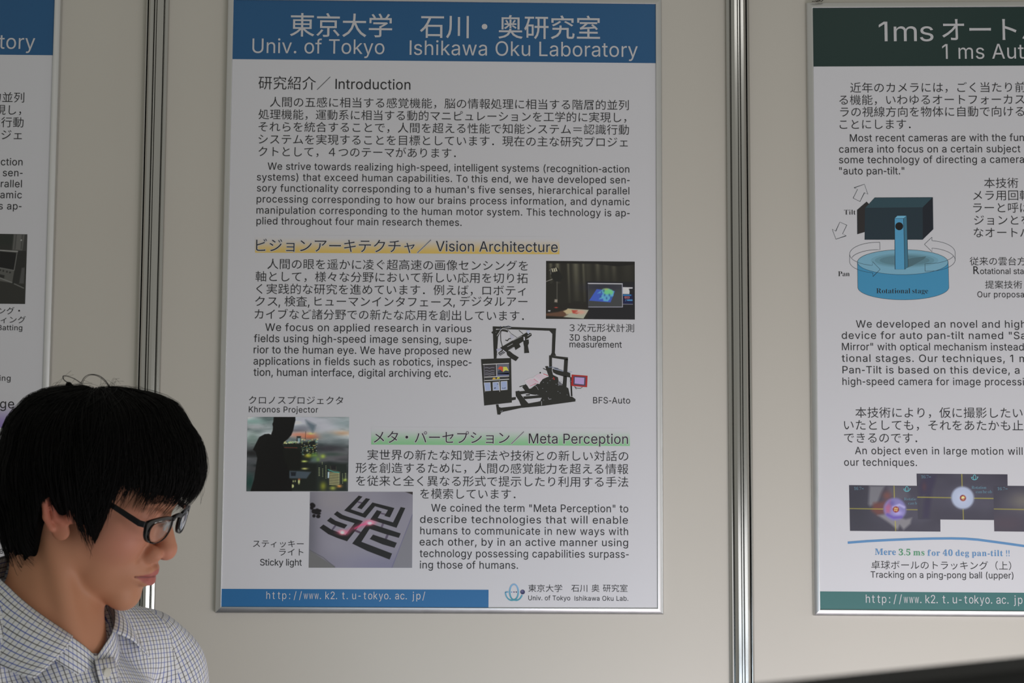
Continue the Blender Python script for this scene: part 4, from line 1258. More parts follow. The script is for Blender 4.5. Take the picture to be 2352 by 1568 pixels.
def ballpic(x0, y0, x1, y1, cx, cy, kind, corners, h):
    p = Paint(x0, y0, x1, y1, 170, (58, 56, 66))
    p.a += p.noise(300, 200, 3, 4, 2)[..., None]
    p.glow((x0 + x1) / 2, cy, 500, 200, (72, 70, 82), .7)
    if kind == 0:
        p.glow(x0 + 100, cy, 250, 500, (46, 46, 54), .8)
        p.poly([(330, 200), (530, 200), (480, 300), (420, 450), (330, 470), (310, 440)], (104, 104, 108), 18)
        p.poly([(560, 200), (800, 200), (860, 360), (700, 400), (600, 330)], (78, 76, 84), 25)
        p.poly([(380, 430), (560, 400), (580, 560), (430, 590), (350, 530)], (96, 60, 56), 22)
        p.poly([(430, 590), (560, 570), (800, 640), (880, 620), (860, 700), (770, 780), (720, 720), (690, 780), (580, 690)], (116, 114, 116), 14)
        p.glow(560, 330, 60, 60, (120, 70, 60), .7)
    if kind == 1:
        p.poly([(1060, 60), (1200, 60), (1190, 140), (1150, 250), (1090, 640), (1010, 640), (1040, 330), (980, 350), (970, 200)], (52, 48, 66), 22)
        p.glow(1040, 215, 30, 60, (76, 52, 58), .7)
    if kind == 2:
        p.glow(2352, 400, 200, 120, (104, 100, 92), .8)
        p.glow(2100, 700, 300, 120, (70, 60, 68), .8)
    for a in ((x0, cy - 3, cx - 155, cy), (cx + 152, cy + 4, x1, cy + 6), (cx - 6, y0, cx - 4, cy - 148), (cx + 3, cy + 152, cx + 6, y1)):
        if a[2] > a[0] - 5 and a[3] > a[1] - 5:
            p.line([a[:2], a[2:]], 9, YL, 1)
    if kind < 2:
        c = (150, 160, 178) if kind else (112, 108, 152)
        p.ell(cx, cy, 148, 148, c, 12)
        p.glow(cx, cy, 100, 100, (168, 176, 192) if kind else (130, 120, 172), .7)
        if not kind:
            p.poly([(530, 480), (600, 390), (620, 450), (590, 560), (540, 560)], (150, 90, 120), 18)
            p.line([(560, 580), (640, 620), (740, 610)], 26, (90, 70, 150), 14)
            p.line([(640, 480), (720, 450), (780, 480)], 22, (170, 165, 200), 12)
            p.glow(700, 560, 60, 30, (160, 150, 200), .8)
            p.glow(620, 430, 40, 40, (90, 84, 140), .8)
        for rr, cc in ((40, (150, 60, 50)), (34, (90, 36, 40)), (27, (220, 150, 80)), (19, (250, 220, 140))):
            p.ell(cx + (14 if not kind else 4), cy + 3, rr, rr, cc, 3)
        if not kind:
            p.line([(cx - 20, cy), (cx + 46, cy + 8)], 7, (90, 30, 40), 2)
            p.line([(cx + 18, cy - 30), (cx + 10, cy + 38)], 7, (90, 30, 40), 2)
        else:
            p.line([(cx - 22, cy + 22), (cx + 36, cy + 10)], 8, (90, 30, 60), 2)
            p.line([(cx - 20, cy + 22), (cx - 26, cy - 16), (cx, cy - 34)], 8, (90, 30, 60), 2)
    p.build('ball_picture', CP, PR, rposter, corners, 178, h)


ballpic(60, 195, 1256, 800, 658, 508, 0, ((58, 193), (1250, 205), (1256, 802), (70, 792)), 0.0003)
ballpic(945, 42, 2140, 648, 1545, 358, 1, ((943, 42), (2135, 52), (2140, 652), (960, 640)), 0.00034)
ballpic(1950, 200, 3140, 805, 2560, 512, 2, ((1948, 200), (3130, 212), (3150, 812), (1962, 798)), 0.00038)
t = Print(PR, 0.0005)
t.run(CP, '16.7', 122, 218, 256, 40, 'serifthin').run(CP, '×', 222, 252, 256, 40, 'jp')
t.run(CP, '16.7', 1002, 1100, 103, 40, 'serifthin').run(CP, '×', 1103, 1133, 103, 40, 'jp')
t.run(CP, '16.7', 2002, 2102, 259, 40, 'serifthin').run(CP, '×', 2105, 2137, 259, 40, 'jp')
t.run(CP, 'Rotatio', 780, 935, 392, 38, 'serifthin').run(CP, 'can b', 834, 948, 447, 38, 'serifthin')
t.run(CP, 'Rotation', 1664, 1858, 242, 40, 'serifthin').run(CP, 'can be ob', 1720, 1930, 298, 40, 'serifthin')
t.build('picture_lettering', material('pale_blue_ink', (0.13, 0.27, 0.36), 0.4), rposter)
em = Print(PR, 0.0005)
for ox, oy in ((815, 242), (1702, 90)):
    for e, w in ((arc(ox, oy, 18, 32, 0, 360, 24), 7), (arc(ox, oy, 38, 34, 180, 0, 1)[:0] + [(ox - 20, oy), (ox - 40, oy)] + arc(ox, oy, 40, 34, 180, 10, 18), 7)):
        em.line(CP, e, w, seen((92, 165, 170), 178))
    em.poly(CP, arc(ox + 42, oy - 2, 8, 8, 0, 330, 11), seen((120, 150, 160), 178))
em.build('emblem', M_print, rposter)

# ------------------------------------------------------------------ left poster, cut by the left edge of the frame
ul = PM.uv(112.0, 450)[0]
vtl = PM.uv(123, 126.8)[1] + (H2 - vh)
SH = (ul - W2, vtl - H2)
lposter = empty('framed_poster', tuple(PM.P(ul - W2, vtl - 2 * H2 - FW, -0.0088)), 0.0,
                'framed poster with blue header band behind the black haired man, cut by the left edge', 'poster')
frame_and_sheet(lposter, PM, ul - 2 * W2, ul, vtl - 2 * H2, vtl)
bar(PM, -W2, W2, vh, H2, 'header_band', M_blue, lposter, shift=SH)
header_text(SH, lposter)
intro_text(SH, lposter)
t = Print(PM)
t.run(CG, 'ング・', -20, 288, 1203, 118, 'jp')
t.run(CG, 'ィング', 10, 370, 1330, 114, 'jp')
t.run(CG, 'Batting', -30, 322, 1430, 76)
t.run(CH, 'ing', -2, 51, 114, 27)
t.run(CH, 'こ', 15, 58, 405, 48, 'jp')
t.run(CH, 's', 1, 20, 887, 28)
t.run(CH, 'ed', -3, 39, 945, 30)
t.build('caption_lettering', M_ink, lposter)
gradient_bar('purple_heading_band', CH, -400, 75, 185, 338, 340, (98, 84, 124), 140, PM, lposter)
Print(PM, 0.0005).run(CH, 'ge', 0, 68, 246, 44).build('heading_lettering', M_ink, lposter)
p = Paint(-800, 50, 395, 1053, 200, (30, 30, 27))
p.glow(100, 130, 200, 110, (24, 28, 24), .8)
p.poly([(200, 50), (395, 50), (340, 290), (185, 280)], (66, 66, 62), 10)
p.poly([(355, 50), (400, 50), (392, 300), (330, 290)], (40, 40, 38), 6)
for xx in (222, 312):
    p.line([(xx + 12, 60), (xx, 260)], 16, (46, 46, 44), 4)
p.ell(310, 136, 8, 8, (150, 150, 145), 3)
p.poly([(-800, 250), (270, 290), (200, 755), (-800, 600)], (60, 60, 56), 3)
p.poly([(265, 290), (380, 290), (372, 560), (330, 540), (300, 760), (200, 755)], (26, 26, 24), 3)
p.line([(-300, 272), (262, 300)], 12, (120, 120, 116), 3)
p.poly([(5, 300), (250, 320), (215, 570), (5, 535)], (12, 12, 12), 3)
p.line([(255, 315), (222, 570)], 8, (84, 84, 80), 2)
p.line([(0, 535), (60, 545), (215, 572)], 8, (88, 88, 84), 2)
for xx in (20, 65, 118, 163):
    p.ell(xx, 572 + (xx - 20) * .22, 12, 12, (24, 24, 22), 3)
p.poly([(-10, 625), (85, 645), (80, 690), (-10, 668)], (26, 26, 24), 3)
p.line([(-20, 670), (195, 748)], 10, (96, 96, 92), 3)
p.poly([(330, 535), (372, 530), (368, 760), (300, 760)], (52, 52, 50), 5)
p.line([(230, 765), (365, 825)], 10, (92, 92, 88), 3)
p.build('photograph', CG, PM, lposter, ((-800, 30), (395, 50), (362, 1053), (-830, 1040)), 138)

# ------------------------------------------------------------------ twisted wire end over the corner of the right frame
w_ = MB()


def wp(x, y, d):
    u, v = PR.uv(1855 + x / 39.2, y / 39.2)
    return PR.P(u, v, d)


w_.tube([wp(370, 180, .003), (wp(440, 185, .0034)), wp(520, 180, .003), wp(640, 195, .004), wp(720, 130, .004), wp(800, 150, .003), wp(900, 90, .004), wp(1000, 120, .003), wp(1080, 60, .003), wp(1090, -60, .003), wp(1060, -500, .002), wp(1050, -1800, 0)], 0.00075, 6)
w_.tube([wp(760, 170, .002), wp(880, 190, .004), wp(1000, 150, .002), wp(1080, 130, .004), wp(1190, 180, .003), wp(1300, 110, .003), wp(1370, 30, .002), wp(1380, -80, .002), wp(1300, -400, .002), wp(1080, -700, .003)], 0.0008, 6)
tag(w_.build('wire', M_hook, None, True), 'thin twisted wire end above the top left corner of the green headed poster', 'wire')
b_ = MB()
for q, dd in (((655, 185), .0052), ((715, 130), .005)):
    c = wp(*q, dd)
    b_.tube([tuple(c + np.array([0, 0, -.0009])), tuple(c + np.array([0, 0, .0009]))], .0009, 8)


# ------------------------------------------------------------------ the man
def frame_axes(psi, th, rho):
    p, t_, r = R(psi), R(th), R(rho)
    F = np.array([math.cos(p) * math.cos(t_), -math.sin(p) * math.cos(t_), -math.sin(t_)])
    L = np.array([math.sin(p), math.cos(p), 0])
    U = np.cross(F, L)
    return np.array([F, L * math.cos(r) + U * math.sin(r), U * math.cos(r) - L * math.sin(r)])


HR = frame_axes(6, 17, 6)                              # head: forward, left, up
HO = np.array([-0.3549453, -0.85488128, 1.23851319])   # between the ears at eye level
BR = frame_axes(31, 0, 0)                              # torso
BO = at_y(131, 1474, -0.86)                            # hollow of the throat, on the neck's axis


def h2w(p):
    return HO + np.asarray(p) @ HR


def b2w(p):
    return BO + np.asarray(p) @ BR


def w2h(p):
    return (np.asarray(p) - HO) @ HR.T


class Field:
    """signed distances on a grid, smooth unions of simple solids, surface taken by surface nets"""

    def __init__(s, lo, hi, h):
        s.lo, s.h = np.array(lo, float), h
        s.n = np.ceil((np.array(hi) - s.lo) / h).astype(int) + 1
        s.ax = [np.float32(s.lo[k] + np.arange(s.n[k]) * h) for k in range(3)]
        s.V = np.full(tuple(s.n), 1.0, np.float32)

    def sub(s, lo, hi):
        i0 = [max(0, int((lo[k] - s.lo[k]) / s.h)) for k in range(3)]
        i1 = [min(s.n[k], int((hi[k] - s.lo[k]) / s.h) + 2) for k in range(3)]
        sl = tuple(slice(a, max(a, b)) for a, b in zip(i0, i1))
        X = s.ax[0][sl[0]][:, None, None]
        Y = s.ax[1][sl[1]][None, :, None]
        Z = s.ax[2][sl[2]][None, None, :]
        return sl, X, Y, Z

    def put(s, sl, d, k, mode):
        v = s.V[sl]
        if mode == 'add':
            if k > 0:
                h = np.clip(0.5 + 0.5 * (v - d) / k, 0, 1)
                s.V[sl] = v + (d - v) * h - k * h * (1 - h)
            else:
                s.V[sl] = np.minimum(v, d)
        else:
            if k > 0:
                h = np.clip(0.5 - 0.5 * (v + d) / k, 0, 1)
                s.V[sl] = v + (-d - v) * h + k * h * (1 - h)
            else:
                s.V[sl] = np.maximum(v, -d)

    def ell(s, c, r, k=0.01, mode='add', rot=None):
        m = max(r) + k + 2.5 * s.h
        sl, X, Y, Z = s.sub([c[i] - m for i in range(3)], [c[i] + m for i in range(3)])
        x, y, z = X - c[0], Y - c[1], Z - c[2]
        if rot is not None:
            M = np.array(rot)
            x, y, z = [M[i][0] * x + M[i][1] * y + M[i][2] * z for i in range(3)]
        a = np.sqrt((x / r[0]) ** 2 + (y / r[1]) ** 2 + (z / r[2]) ** 2)
        b = np.sqrt((x / r[0] ** 2) ** 2 + (y / r[1] ** 2) ** 2 + (z / r[2] ** 2) ** 2)
        d = a * (a - 1) / (b + 1e-9)
        s.put(sl, d, k, mode)

    def cap(s, p, q, r0, r1=None, k=0.01, mode='add'):
        r1 = r0 if r1 is None else r1
        p, q = np.array(p, float), np.array(q, float)
        m = max(r0, r1) + k + 2.5 * s.h
        sl, X, Y, Z = s.sub(np.minimum(p, q) - m, np.maximum(p, q) + m)
        e = q - p
        t_ = ((X - p[0]) * e[0] + (Y - p[1]) * e[1] + (Z - p[2]) * e[2]) / (e @ e + 1e-12)
        t_ = np.clip(t_, 0, 1)
        d = np.sqrt((X - p[0] - e[0] * t_) ** 2 + (Y - p[1] - e[1] * t_) ** 2 + (Z - p[2] - e[2] * t_) ** 2) - (r0 + (r1 - r0) * t_)
        s.put(sl, d, k, mode)

    def chain(s, pts, rs, k=0.004, mode='add'):
        for i in range(len(pts) - 1):
            s.cap(pts[i], pts[i + 1], rs[i], rs[i + 1], k, mode)

    def sym(s, f, c, *a, **kw):
        for sg in (-1, 1):
            if f == 'ell':
                s.ell((c[0], c[1] * sg, c[2]), *a, **kw)
            elif f == 'cap':
                q = a[0]
                s.cap((c[0], c[1] * sg, c[2]), (q[0], q[1] * sg, q[2]), *a[1:], **kw)
            else:
                s.chain([(p[0], p[1] * sg, p[2]) for p in c], *a, **kw)

    def surface(s):
        V = s.V
        S = V < 0
        nx, ny, nz = V.shape
        c = S[:-1, :-1, :-1].astype(np.int8)
        tot = sum(S[i:nx - 1 + i, j:ny - 1 + j, k:nz - 1 + k].astype(np.int8) for i in (0, 1) for j in (0, 1) for k in (0, 1))
        act = (tot > 0) & (tot < 8)
        idx = -np.ones(act.shape, np.int64)
        I = np.argwhere(act)
        idx[act] = np.arange(len(I))
        acc = np.zeros((len(I), 3))
        cnt = np.zeros(len(I))
        cor = [(i, j, k) for i in (0, 1) for j in (0, 1) for k in (0, 1)]
        val = {c_: V[I[:, 0] + c_[0], I[:, 1] + c_[1], I[:, 2] + c_[2]].astype(float) for c_ in cor}
        for a in cor:
            for ax in range(3):
                if a[ax] == 0:
                    b = list(a)
                    b[ax] = 1
                    b = tuple(b)
                    va, vb = val[a], val[b]
                    m = (va < 0) != (vb < 0)
                    t_ = np.where(m, va / (va - vb + 1e-20), 0)
                    p = np.zeros((len(I), 3)) + np.array(a)
                    p[:, ax] += t_
                    acc[m] += p[m]
                    cnt[m] += 1
        P = s.lo + (I + acc / cnt[:, None]) * s.h
        Fs = []
        for ax in range(3):
            sl0 = [slice(None)] * 3
            sl1 = [slice(None)] * 3
            sl0[ax] = slice(0, -1)
            sl1[ax] = slice(1, None)
            o1, o2 = [k for k in range(3) if k != ax]
            ch = S[tuple(sl0)] != S[tuple(sl1)]
            E = np.argwhere(ch)
            E = E[(E[:, o1] > 0) & (E[:, o2] > 0) & (E[:, o1] < V.shape[o1] - 1) & (E[:, o2] < V.shape[o2] - 1)]
            def cell(d1, d2):
                q = E.copy()
                q[:, o1] -= d1
                q[:, o2] -= d2
                return idx[q[:, 0], q[:, 1], q[:, 2]]
            q = np.stack([cell(1, 1), cell(0, 1), cell(0, 0), cell(1, 0)], 1)
            inside = S[E[:, 0], E[:, 1], E[:, 2]]
            flip = ~inside if ax != 1 else inside
            q[flip] = q[flip][:, ::-1]
            Fs.append(q)
        return P, np.concatenate(Fs)


def smooth_verts(P, Fq, it=1, lam=0.5):
    for _ in range(it):
        A = np.zeros_like(P)
        c = np.zeros(len(P))
        for a, b in ((0, 1), (1, 2), (2, 3), (3, 0)):
            for u, v in ((a, b), (b, a)):
                np.add.at(A, Fq[:, u], P[Fq[:, v]])
                np.add.at(c, Fq[:, u], 1)
        P = P * (1 - lam) + lam * A / c[:, None]
    return P


man = empty('person', tuple(b2w((-0.02, 0, -0.62))), 0.0,
            'black haired man in glasses and a blue checked shirt, looking down to the side', 'person')

nb = w2h(b2w((-0.005, 0, -0.01)))           # neck base in head coordinates
nb2 = w2h(b2w((-0.015, 0, -0.10)))
hd = Field((-0.130, -0.120, -0.25), (0.120, 0.120, 0.102), 0.0014)
hd.ell((-0.006, 0, 0.024), (0.090, 0.072, 0.074), 0)
hd.ell((0.028, 0, 0.030), (0.060, 0.060, 0.055), 0.02)
hd.ell((0.034, 0, -0.034), (0.050, 0.057, 0.062), 0.02)
hd.ell((0.034, 0, -0.072), (0.046, 0.047, 0.042), 0.015)
hd.sym('ell', (0.006, 0.046, -0.064), (0.020, 0.013, 0.021), 0.016)
hd.ell((0.066, 0, -0.1010), (0.0185, 0.022, 0.0190), 0.014)
hd.sym('ell', (0.053, 0.033, -0.032), (0.028, 0.024, 0.026), 0.015)
hd.sym('cap', (0.074, 0.042, 0.013), (0.084, 0.010, 0.010), 0.009, k=0.012)
hd.sym('ell', (0.095, 0.031, -0.006), (0.014, 0.015, 0.011), 0.012, mode='cut')
hd.sym('ell', (0.0695, 0.031, -0.003), (0.0135, 0.015, 0.0125), 0.004)
hd.cap((0.078, 0, 0.004), (0.100, 0, -0.037), 0.0075, 0.0092, k=0.012)
hd.ell((0.0985, 0, -0.0425), (0.0108, 0.0108, 0.0100), 0.005)
hd.sym('ell', (0.0880, 0.0145, -0.0460), (0.0125, 0.0074, 0.0094), 0.0035)
hd.sym('ell', (0.0955, 0.0072, -0.0545), (0.0060, 0.0034, 0.0042), 0.0015, mode='cut')
hd.sym('cap', (0.084, 0.0225, -0.041), (0.079, 0.0255, -0.056), 0.0024, k=0.005, mode='cut')
hd.ell((0.068, 0, -0.068), (0.0235, 0.027, 0.020), 0.014)
hd.sym('chain', [(0.0770, 0.0215, -0.0725), (0.0885, 0.0100, -0.0670), (0.0915, 0.0, -0.0672)], [0.0030, 0.0046, 0.0048], 0.004)
hd.sym('chain', [(0.0770, 0.0200, -0.0750), (0.0875, 0.0090, -0.0790), (0.0900, 0.0, -0.0795)], [0.0030, 0.0054, 0.0060], 0.004)
hd.sym('chain', [(0.0800, 0.0235, -0.0735), (0.0945, 0.0095, -0.0728), (0.0975, 0.0, -0.0735)], [0.0011, 0.0012, 0.0012], 0.0016, mode='cut')
hd.ell((0.0970, 0, -0.0910), (0.0070, 0.012, 0.0050), 0.010, mode='cut')
# neck
hd.cap((-0.030, 0, -0.035), tuple(nb), 0.050, 0.048, k=0.008)
hd.cap(tuple(nb), tuple(nb2), 0.054, 0.075, k=0.02)
n1 = w2h(b2w((0.040, -0.012, -0.005)))
hd.cap((-0.016, -0.052, -0.040), tuple(n1), 0.010, 0.007, k=0.014)
n1 = w2h(b2w((0.040, 0.012, -0.005)))
hd.cap((-0.016, 0.052, -0.040), tuple(n1), 0.010, 0.007, k=0.014)
for sg in (-1, 1):
    n1, n2 = w2h(b2w((-0.03, sg * 0.03, 0.02))), w2h(b2w((-0.03, sg * 0.085, -0.02)))
    hd.cap(tuple(n1), tuple(n2), 0.035, 0.022, k=0.03)
# ears
for sg in (-1, 1):
    def e_(x, z, dy=0.0):
        fl = 0.007 * max(0.0, (0.020 - x) / 0.036)
        return (x + 0.002, sg * (0.0715 + fl + dy - 0.45 * max(0.0, z)), z)
    hd.cap(e_(0.012, -0.018), e_(-0.004, 0.002), 0.009, 0.013, k=0.006)
    hd.ell(e_(-0.001, -0.011), (0.017, 0.0042, 0.024), 0.004)
    pts = [(0.013, -0.016), (0.0145, -0.004), (0.011, 0.009), (0.002, 0.016), (-0.009, 0.013), (-0.0165, 0.002), (-0.0175, -0.012), (-0.012, -0.027), (-0.004, -0.036)]
    hd.chain([e_(x, z, 0.0035) for x, z in pts], [0.0028, 0.0034, 0.0036, 0.0038, 0.0038, 0.0036, 0.0034, 0.0034, 0.0040], 0.0022)
    hd.ell(e_(0.0045, -0.0385, -0.001), (0.0100, 0.0048, 0.0092), 0.005)
    hd.chain([e_(x, z, 0.0022) for x, z in [(0.000, 0.006), (-0.0065, -0.003), (-0.0085, -0.015), (-0.003, -0.0255), (0.004, -0.0285)]], [0.0024, 0.0028, 0.0028, 0.0030, 0.0028], 0.0022)
    hd.ell(e_(0.0135, -0.0175, 0.001), (0.0042, 0.0034, 0.0058), 0.003)
    hd.ell(e_(0.0025, -0.0145, 0.0055), (0.0075, 0.0050, 0.0090), 0.002, mode='cut')
    hd.ell(e_(0.0035, 0.0035, 0.0060), (0.0060, 0.0036, 0.0035), 0.002, mode='cut')
P, Q = hd.surface()
P = smooth_verts(P, Q, 2, 0.4)


def gauss(P, c, s_, sym=False):
    q = P.copy()
    if sym:
        q[:, 1] = np.abs(q[:, 1])
    d = ((q - np.array(c)) / np.array(s_)) ** 2
    return np.exp(-d.sum(1))


skin = np.ones((len(P), 3)) * np.array([0.53, 0.245, 0.140])


def tint(w, c, a=1.0):
    global skin
    skin = skin * (1 - (w * a)[:, None]) + np.array(c) * (w * a)[:, None]


tint(gauss(P, (0.062, 0.045, -0.030), (0.035, 0.025, 0.026), True), (0.62, 0.25, 0.18), .75)
tint(gauss(P, (0.100, 0, -0.044), (0.016, 0.02, 0.014)), (0.62, 0.24, 0.165), .7)
tint(gauss(P, (0.000, 0.082, -0.012), (0.03, 0.012, 0.034), True), (0.55, 0.16, 0.11), .9)
tint(gauss(P, (0.05, 0.0, 0.03), (0.05, 0.06, 0.02)), (0.56, 0.25, 0.15), .5)
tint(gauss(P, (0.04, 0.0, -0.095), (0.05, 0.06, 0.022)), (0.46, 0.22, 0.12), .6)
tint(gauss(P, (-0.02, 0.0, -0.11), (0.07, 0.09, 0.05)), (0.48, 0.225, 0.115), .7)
tint(gauss(P, (0.0795, 0.031, -0.003), (0.012, 0.017, 0.010), True), (0.46, 0.20, 0.14), .5)
lip = ((np.abs(P[:, 1]) < 0.0235) & (P[:, 0] > 0.072)).astype(float)
zu = -0.0630 - 0.0098 * (np.abs(P[:, 1]) / 0.0225) ** 1.6
zl = -0.0845 + 0.0105 * (np.abs(P[:, 1]) / 0.0225) ** 2
mouth = lip * np.exp(-((P[:, 2] + 0.0724 + 0.0012 * (np.abs(P[:, 1]) / 0.0225) ** 2) / 0.0010) ** 2)
lipm = lip * np.clip((zu - P[:, 2]) / 0.0014, 0, 1) * np.clip((P[:, 2] - zl) / 0.0016, 0, 1)
tint(lipm, (0.44, 0.125, 0.115), .85)
tint(mouth, (0.12, 0.03, 0.03), .8)  # shade of the crease between the lips, painted into the skin colour
tint(gauss(P, (0.0745, -0.0290, -0.0560), (0.0012, 0.0012, 0.0012)), (0.08, 0.03, 0.02), .95)
tint(gauss(P, (0.0955, 0.0072, -0.0530), (0.006, 0.0034, 0.0035), True), (0.06, 0.02, 0.015), .8)  # nostril hollows: their shade is darkened in the vertex colour
M_skin = material('skin', vcol='Col', rough=0.52, spec=0.30)
pb = M_skin.node_tree.nodes['Principled BSDF']
pb.inputs['Subsurface Weight'].default_value = 0.06
pb.inputs['Subsurface Radius'].default_value = (1.0, 0.35, 0.2)
pb.inputs['Subsurface Scale'].default_value = 0.004
mesh_obj('body', h2w(P), Q, M_skin, man, True, colors=skin)

# lashes: dark lid margins, nearly closed as he looks down
M_dark = material('black_hair', (0.0035, 0.0032, 0.003), 0.55, spec=0.12)
for sg in (-1, 1):
    b = MB()
    pts = []
    for i in range(9):
        a = R(-40 + 80 * i / 8)
        y = 0.031 + 0.0142 * math.sin(a)
        x = 0.0700 + 0.0128 * math.cos(a)
        pts.append(tuple(h2w((x, sg * y, -0.0075 - 0.0012 * math.cos(a)))))
    b.tube(pts, [0.0002, 0.0003, 0.0005, 0.0006, 0.0006, 0.0006, 0.0005, 0.0003, 0.0002], 6)
    b.build('eyelash', M_dark, man, True)
b = MB()
for sg in (-1, 1):
    for i in range(60):
        u_ = rng.random()
        y = 0.012 + 0.036 * u_
        x = 0.0925 - 0.30 * max(0, y - 0.010) ** 1.35 * 2.1
        z = 0.0115 + 0.004 * math.sin(u_ * 2.6) + rng.normal() * 0.0014
        p0 = np.array((x, sg * y, z))
        p1 = p0 + np.array((-0.0015, sg * 0.006, 0.0004))
        b.tube([tuple(h2w(p0)), tuple(h2w((p0 + p1) / 2 + (0.0008, 0, 0))), tuple(h2w(p1))], [0.00016, 0.00016, 0.00006], 3)
o = b.build('eyebrows', M_dark, man)
o['kind'] = 'stuff'

# ---- hair
SIL = [(-0.111, 0.003), (-0.106, 0.022), (-0.104, 0.052), (-0.096, 0.066), (-0.089, 0.080), (-0.074, 0.088), (-0.059, 0.094), (-0.028, 0.101), (-0.011, 0.108),
       (0.013, 0.113), (0.035, 0.115), (0.058, 0.110), (0.076, 0.097), (0.093, 0.083), (0.107, 0.062), (0.112, 0.048), (0.112, 0.033), (0.108, 0.018), (0.100, 0.005),
       (0.085, -0.030), (0.060, -0.070), (0.0, -0.118), (-0.040, -0.126), (-0.060, -0.104), (-0.082, -0.070), (-0.102, -0.032)]
sa = np.array([math.atan2(z - 0.03, x) for x, z in SIL])
sr = np.array([math.hypot(x, z - 0.03) for x, z in SIL])
so = np.argsort(sa)
sa, sr = sa[so], sr[so]
sa = np.concatenate([[sa[-1] - 2 * math.pi], sa, [sa[0] + 2 * math.pi]])
sr = np.concatenate([[sr[-1]], sr, [sr[0]]])
HY = 0.0925


def lump_fn(x, y, z):
    return 0.010 * np.sin(60 * x + 35 * y + 1.0) * np.cos(48 * y - 30 * z) + 0.007 * np.sin(110 * x - 60 * z + 2.0) + 0.005 * np.sin(150 * y + 90 * z)


def earline(x):
    return np.interp(x, [-0.017, -0.014, -0.011, -0.003, 0.003, 0.013, 0.020], [-0.012, -0.008, -0.003, -0.016, -0.020, -0.019, -0.018])


def zlow_fn(x, y):
    """lower edge of the cut hair: nape, over the ears, side burns, fringe"""
    ax = np.array([-0.12, -0.05, -0.028, -0.012, 0.000, 0.0065, 0.009, 0.012, 0.021, 0.026, 0.034, 0.0405, 0.0445, 0.050, 0.057, 0.068, 0.085, 0.12])
    az = np.array([-0.106, -0.104, -0.101, -0.090, -0.055, -0.048, -0.012, -0.016, -0.020, -0.026, -0.037, -0.050, -0.026, 0.002, 0.026, 0.030, 0.020, 0.018])
    return np.interp(x, ax, az)


hf = Field((-0.13, -0.105, -0.135), (0.13, 0.105, 0.13), 0.002)
X, Y, Z = hf.ax[0][:, None, None], hf.ax[1][None, :, None], hf.ax[2][None, None, :]
rho = np.sqrt(X ** 2 + (Z - 0.03) ** 2)
Rp = np.interp(np.arctan2(Z - 0.03, X + 0 * Z), sa, sr)
hyz = HY - 0.10 * np.clip(-0.005 - Z, 0, 1) ** 1.0 * 0.9 + 0 * X
env = (np.sqrt((rho / Rp) ** 2 + (Y / hyz) ** 2) - 1) * 0.09
g2 = np.random.default_rng(3)
ph = np.arctan2(Y + 0 * X, X + 0.03 + 0 * Y) + 0 * Z
lump = 0.0010 * np.sin(ph * 23 + 40 * Z) + 0.0008 * np.sin(ph * 41 + 2.0 + 25 * Z)
env = env + lump + 0.002 - 0.10 * lump_fn(X + 0 * Y + 0 * Z, Y + 0 * X + 0 * Z, Z + 0 * X + 0 * Y)
inner = np.sqrt((X / 0.088) ** 2 + (Y / 0.070) ** 2 + ((Z - 0.022) / 0.073) ** 2) - 1
shell = np.maximum(env, -(inner * 0.07 + 0.006))
cut = (zlow_fn(X, Y) + 0.004 + 0 * Y) - Z
shell = np.maximum(shell, cut * 0.8)
# room for the visible part of the ears
for sg in (-1, 1):
    ear = np.maximum(np.maximum(np.abs(X - 0.001) - 0.0185, Z - earline(X + 0 * Y)), 0.050 - sg * Y)
    shell = np.maximum(shell, -ear)
# open face side
face = np.maximum(0.045 - X, Z - (0.022 + 0.10 * np.clip(np.abs(Y) - 0.02, 0, 1)))
shell = np.maximum(shell, -(face))
hf.V = shell.astype(np.float32)
Ph, Qh = hf.surface()
Ph = smooth_verts(Ph, Qh, 2, 0.5)
hair = mesh_obj('hair', h2w(Ph), Qh, material('deep_black_hair', (0.003, 0.0028, 0.0026), 0.9, spec=0.05), man, True)


def env_r(d):
    """distance of the hair envelope from the head centre in direction d (n,3)"""
    rho_ = np.hypot(d[:, 0], d[:, 2])
    Rr = np.interp(np.arctan2(d[:, 2], d[:, 0]), sa, sr)
    r_ = 1 / np.sqrt((rho_ / Rr) ** 2 + (d[:, 1] / HY) ** 2)
    return r_ * (1 + lump_fn(d[:, 0] * r_, d[:, 1] * r_, d[:, 2] * r_ + 0.03))


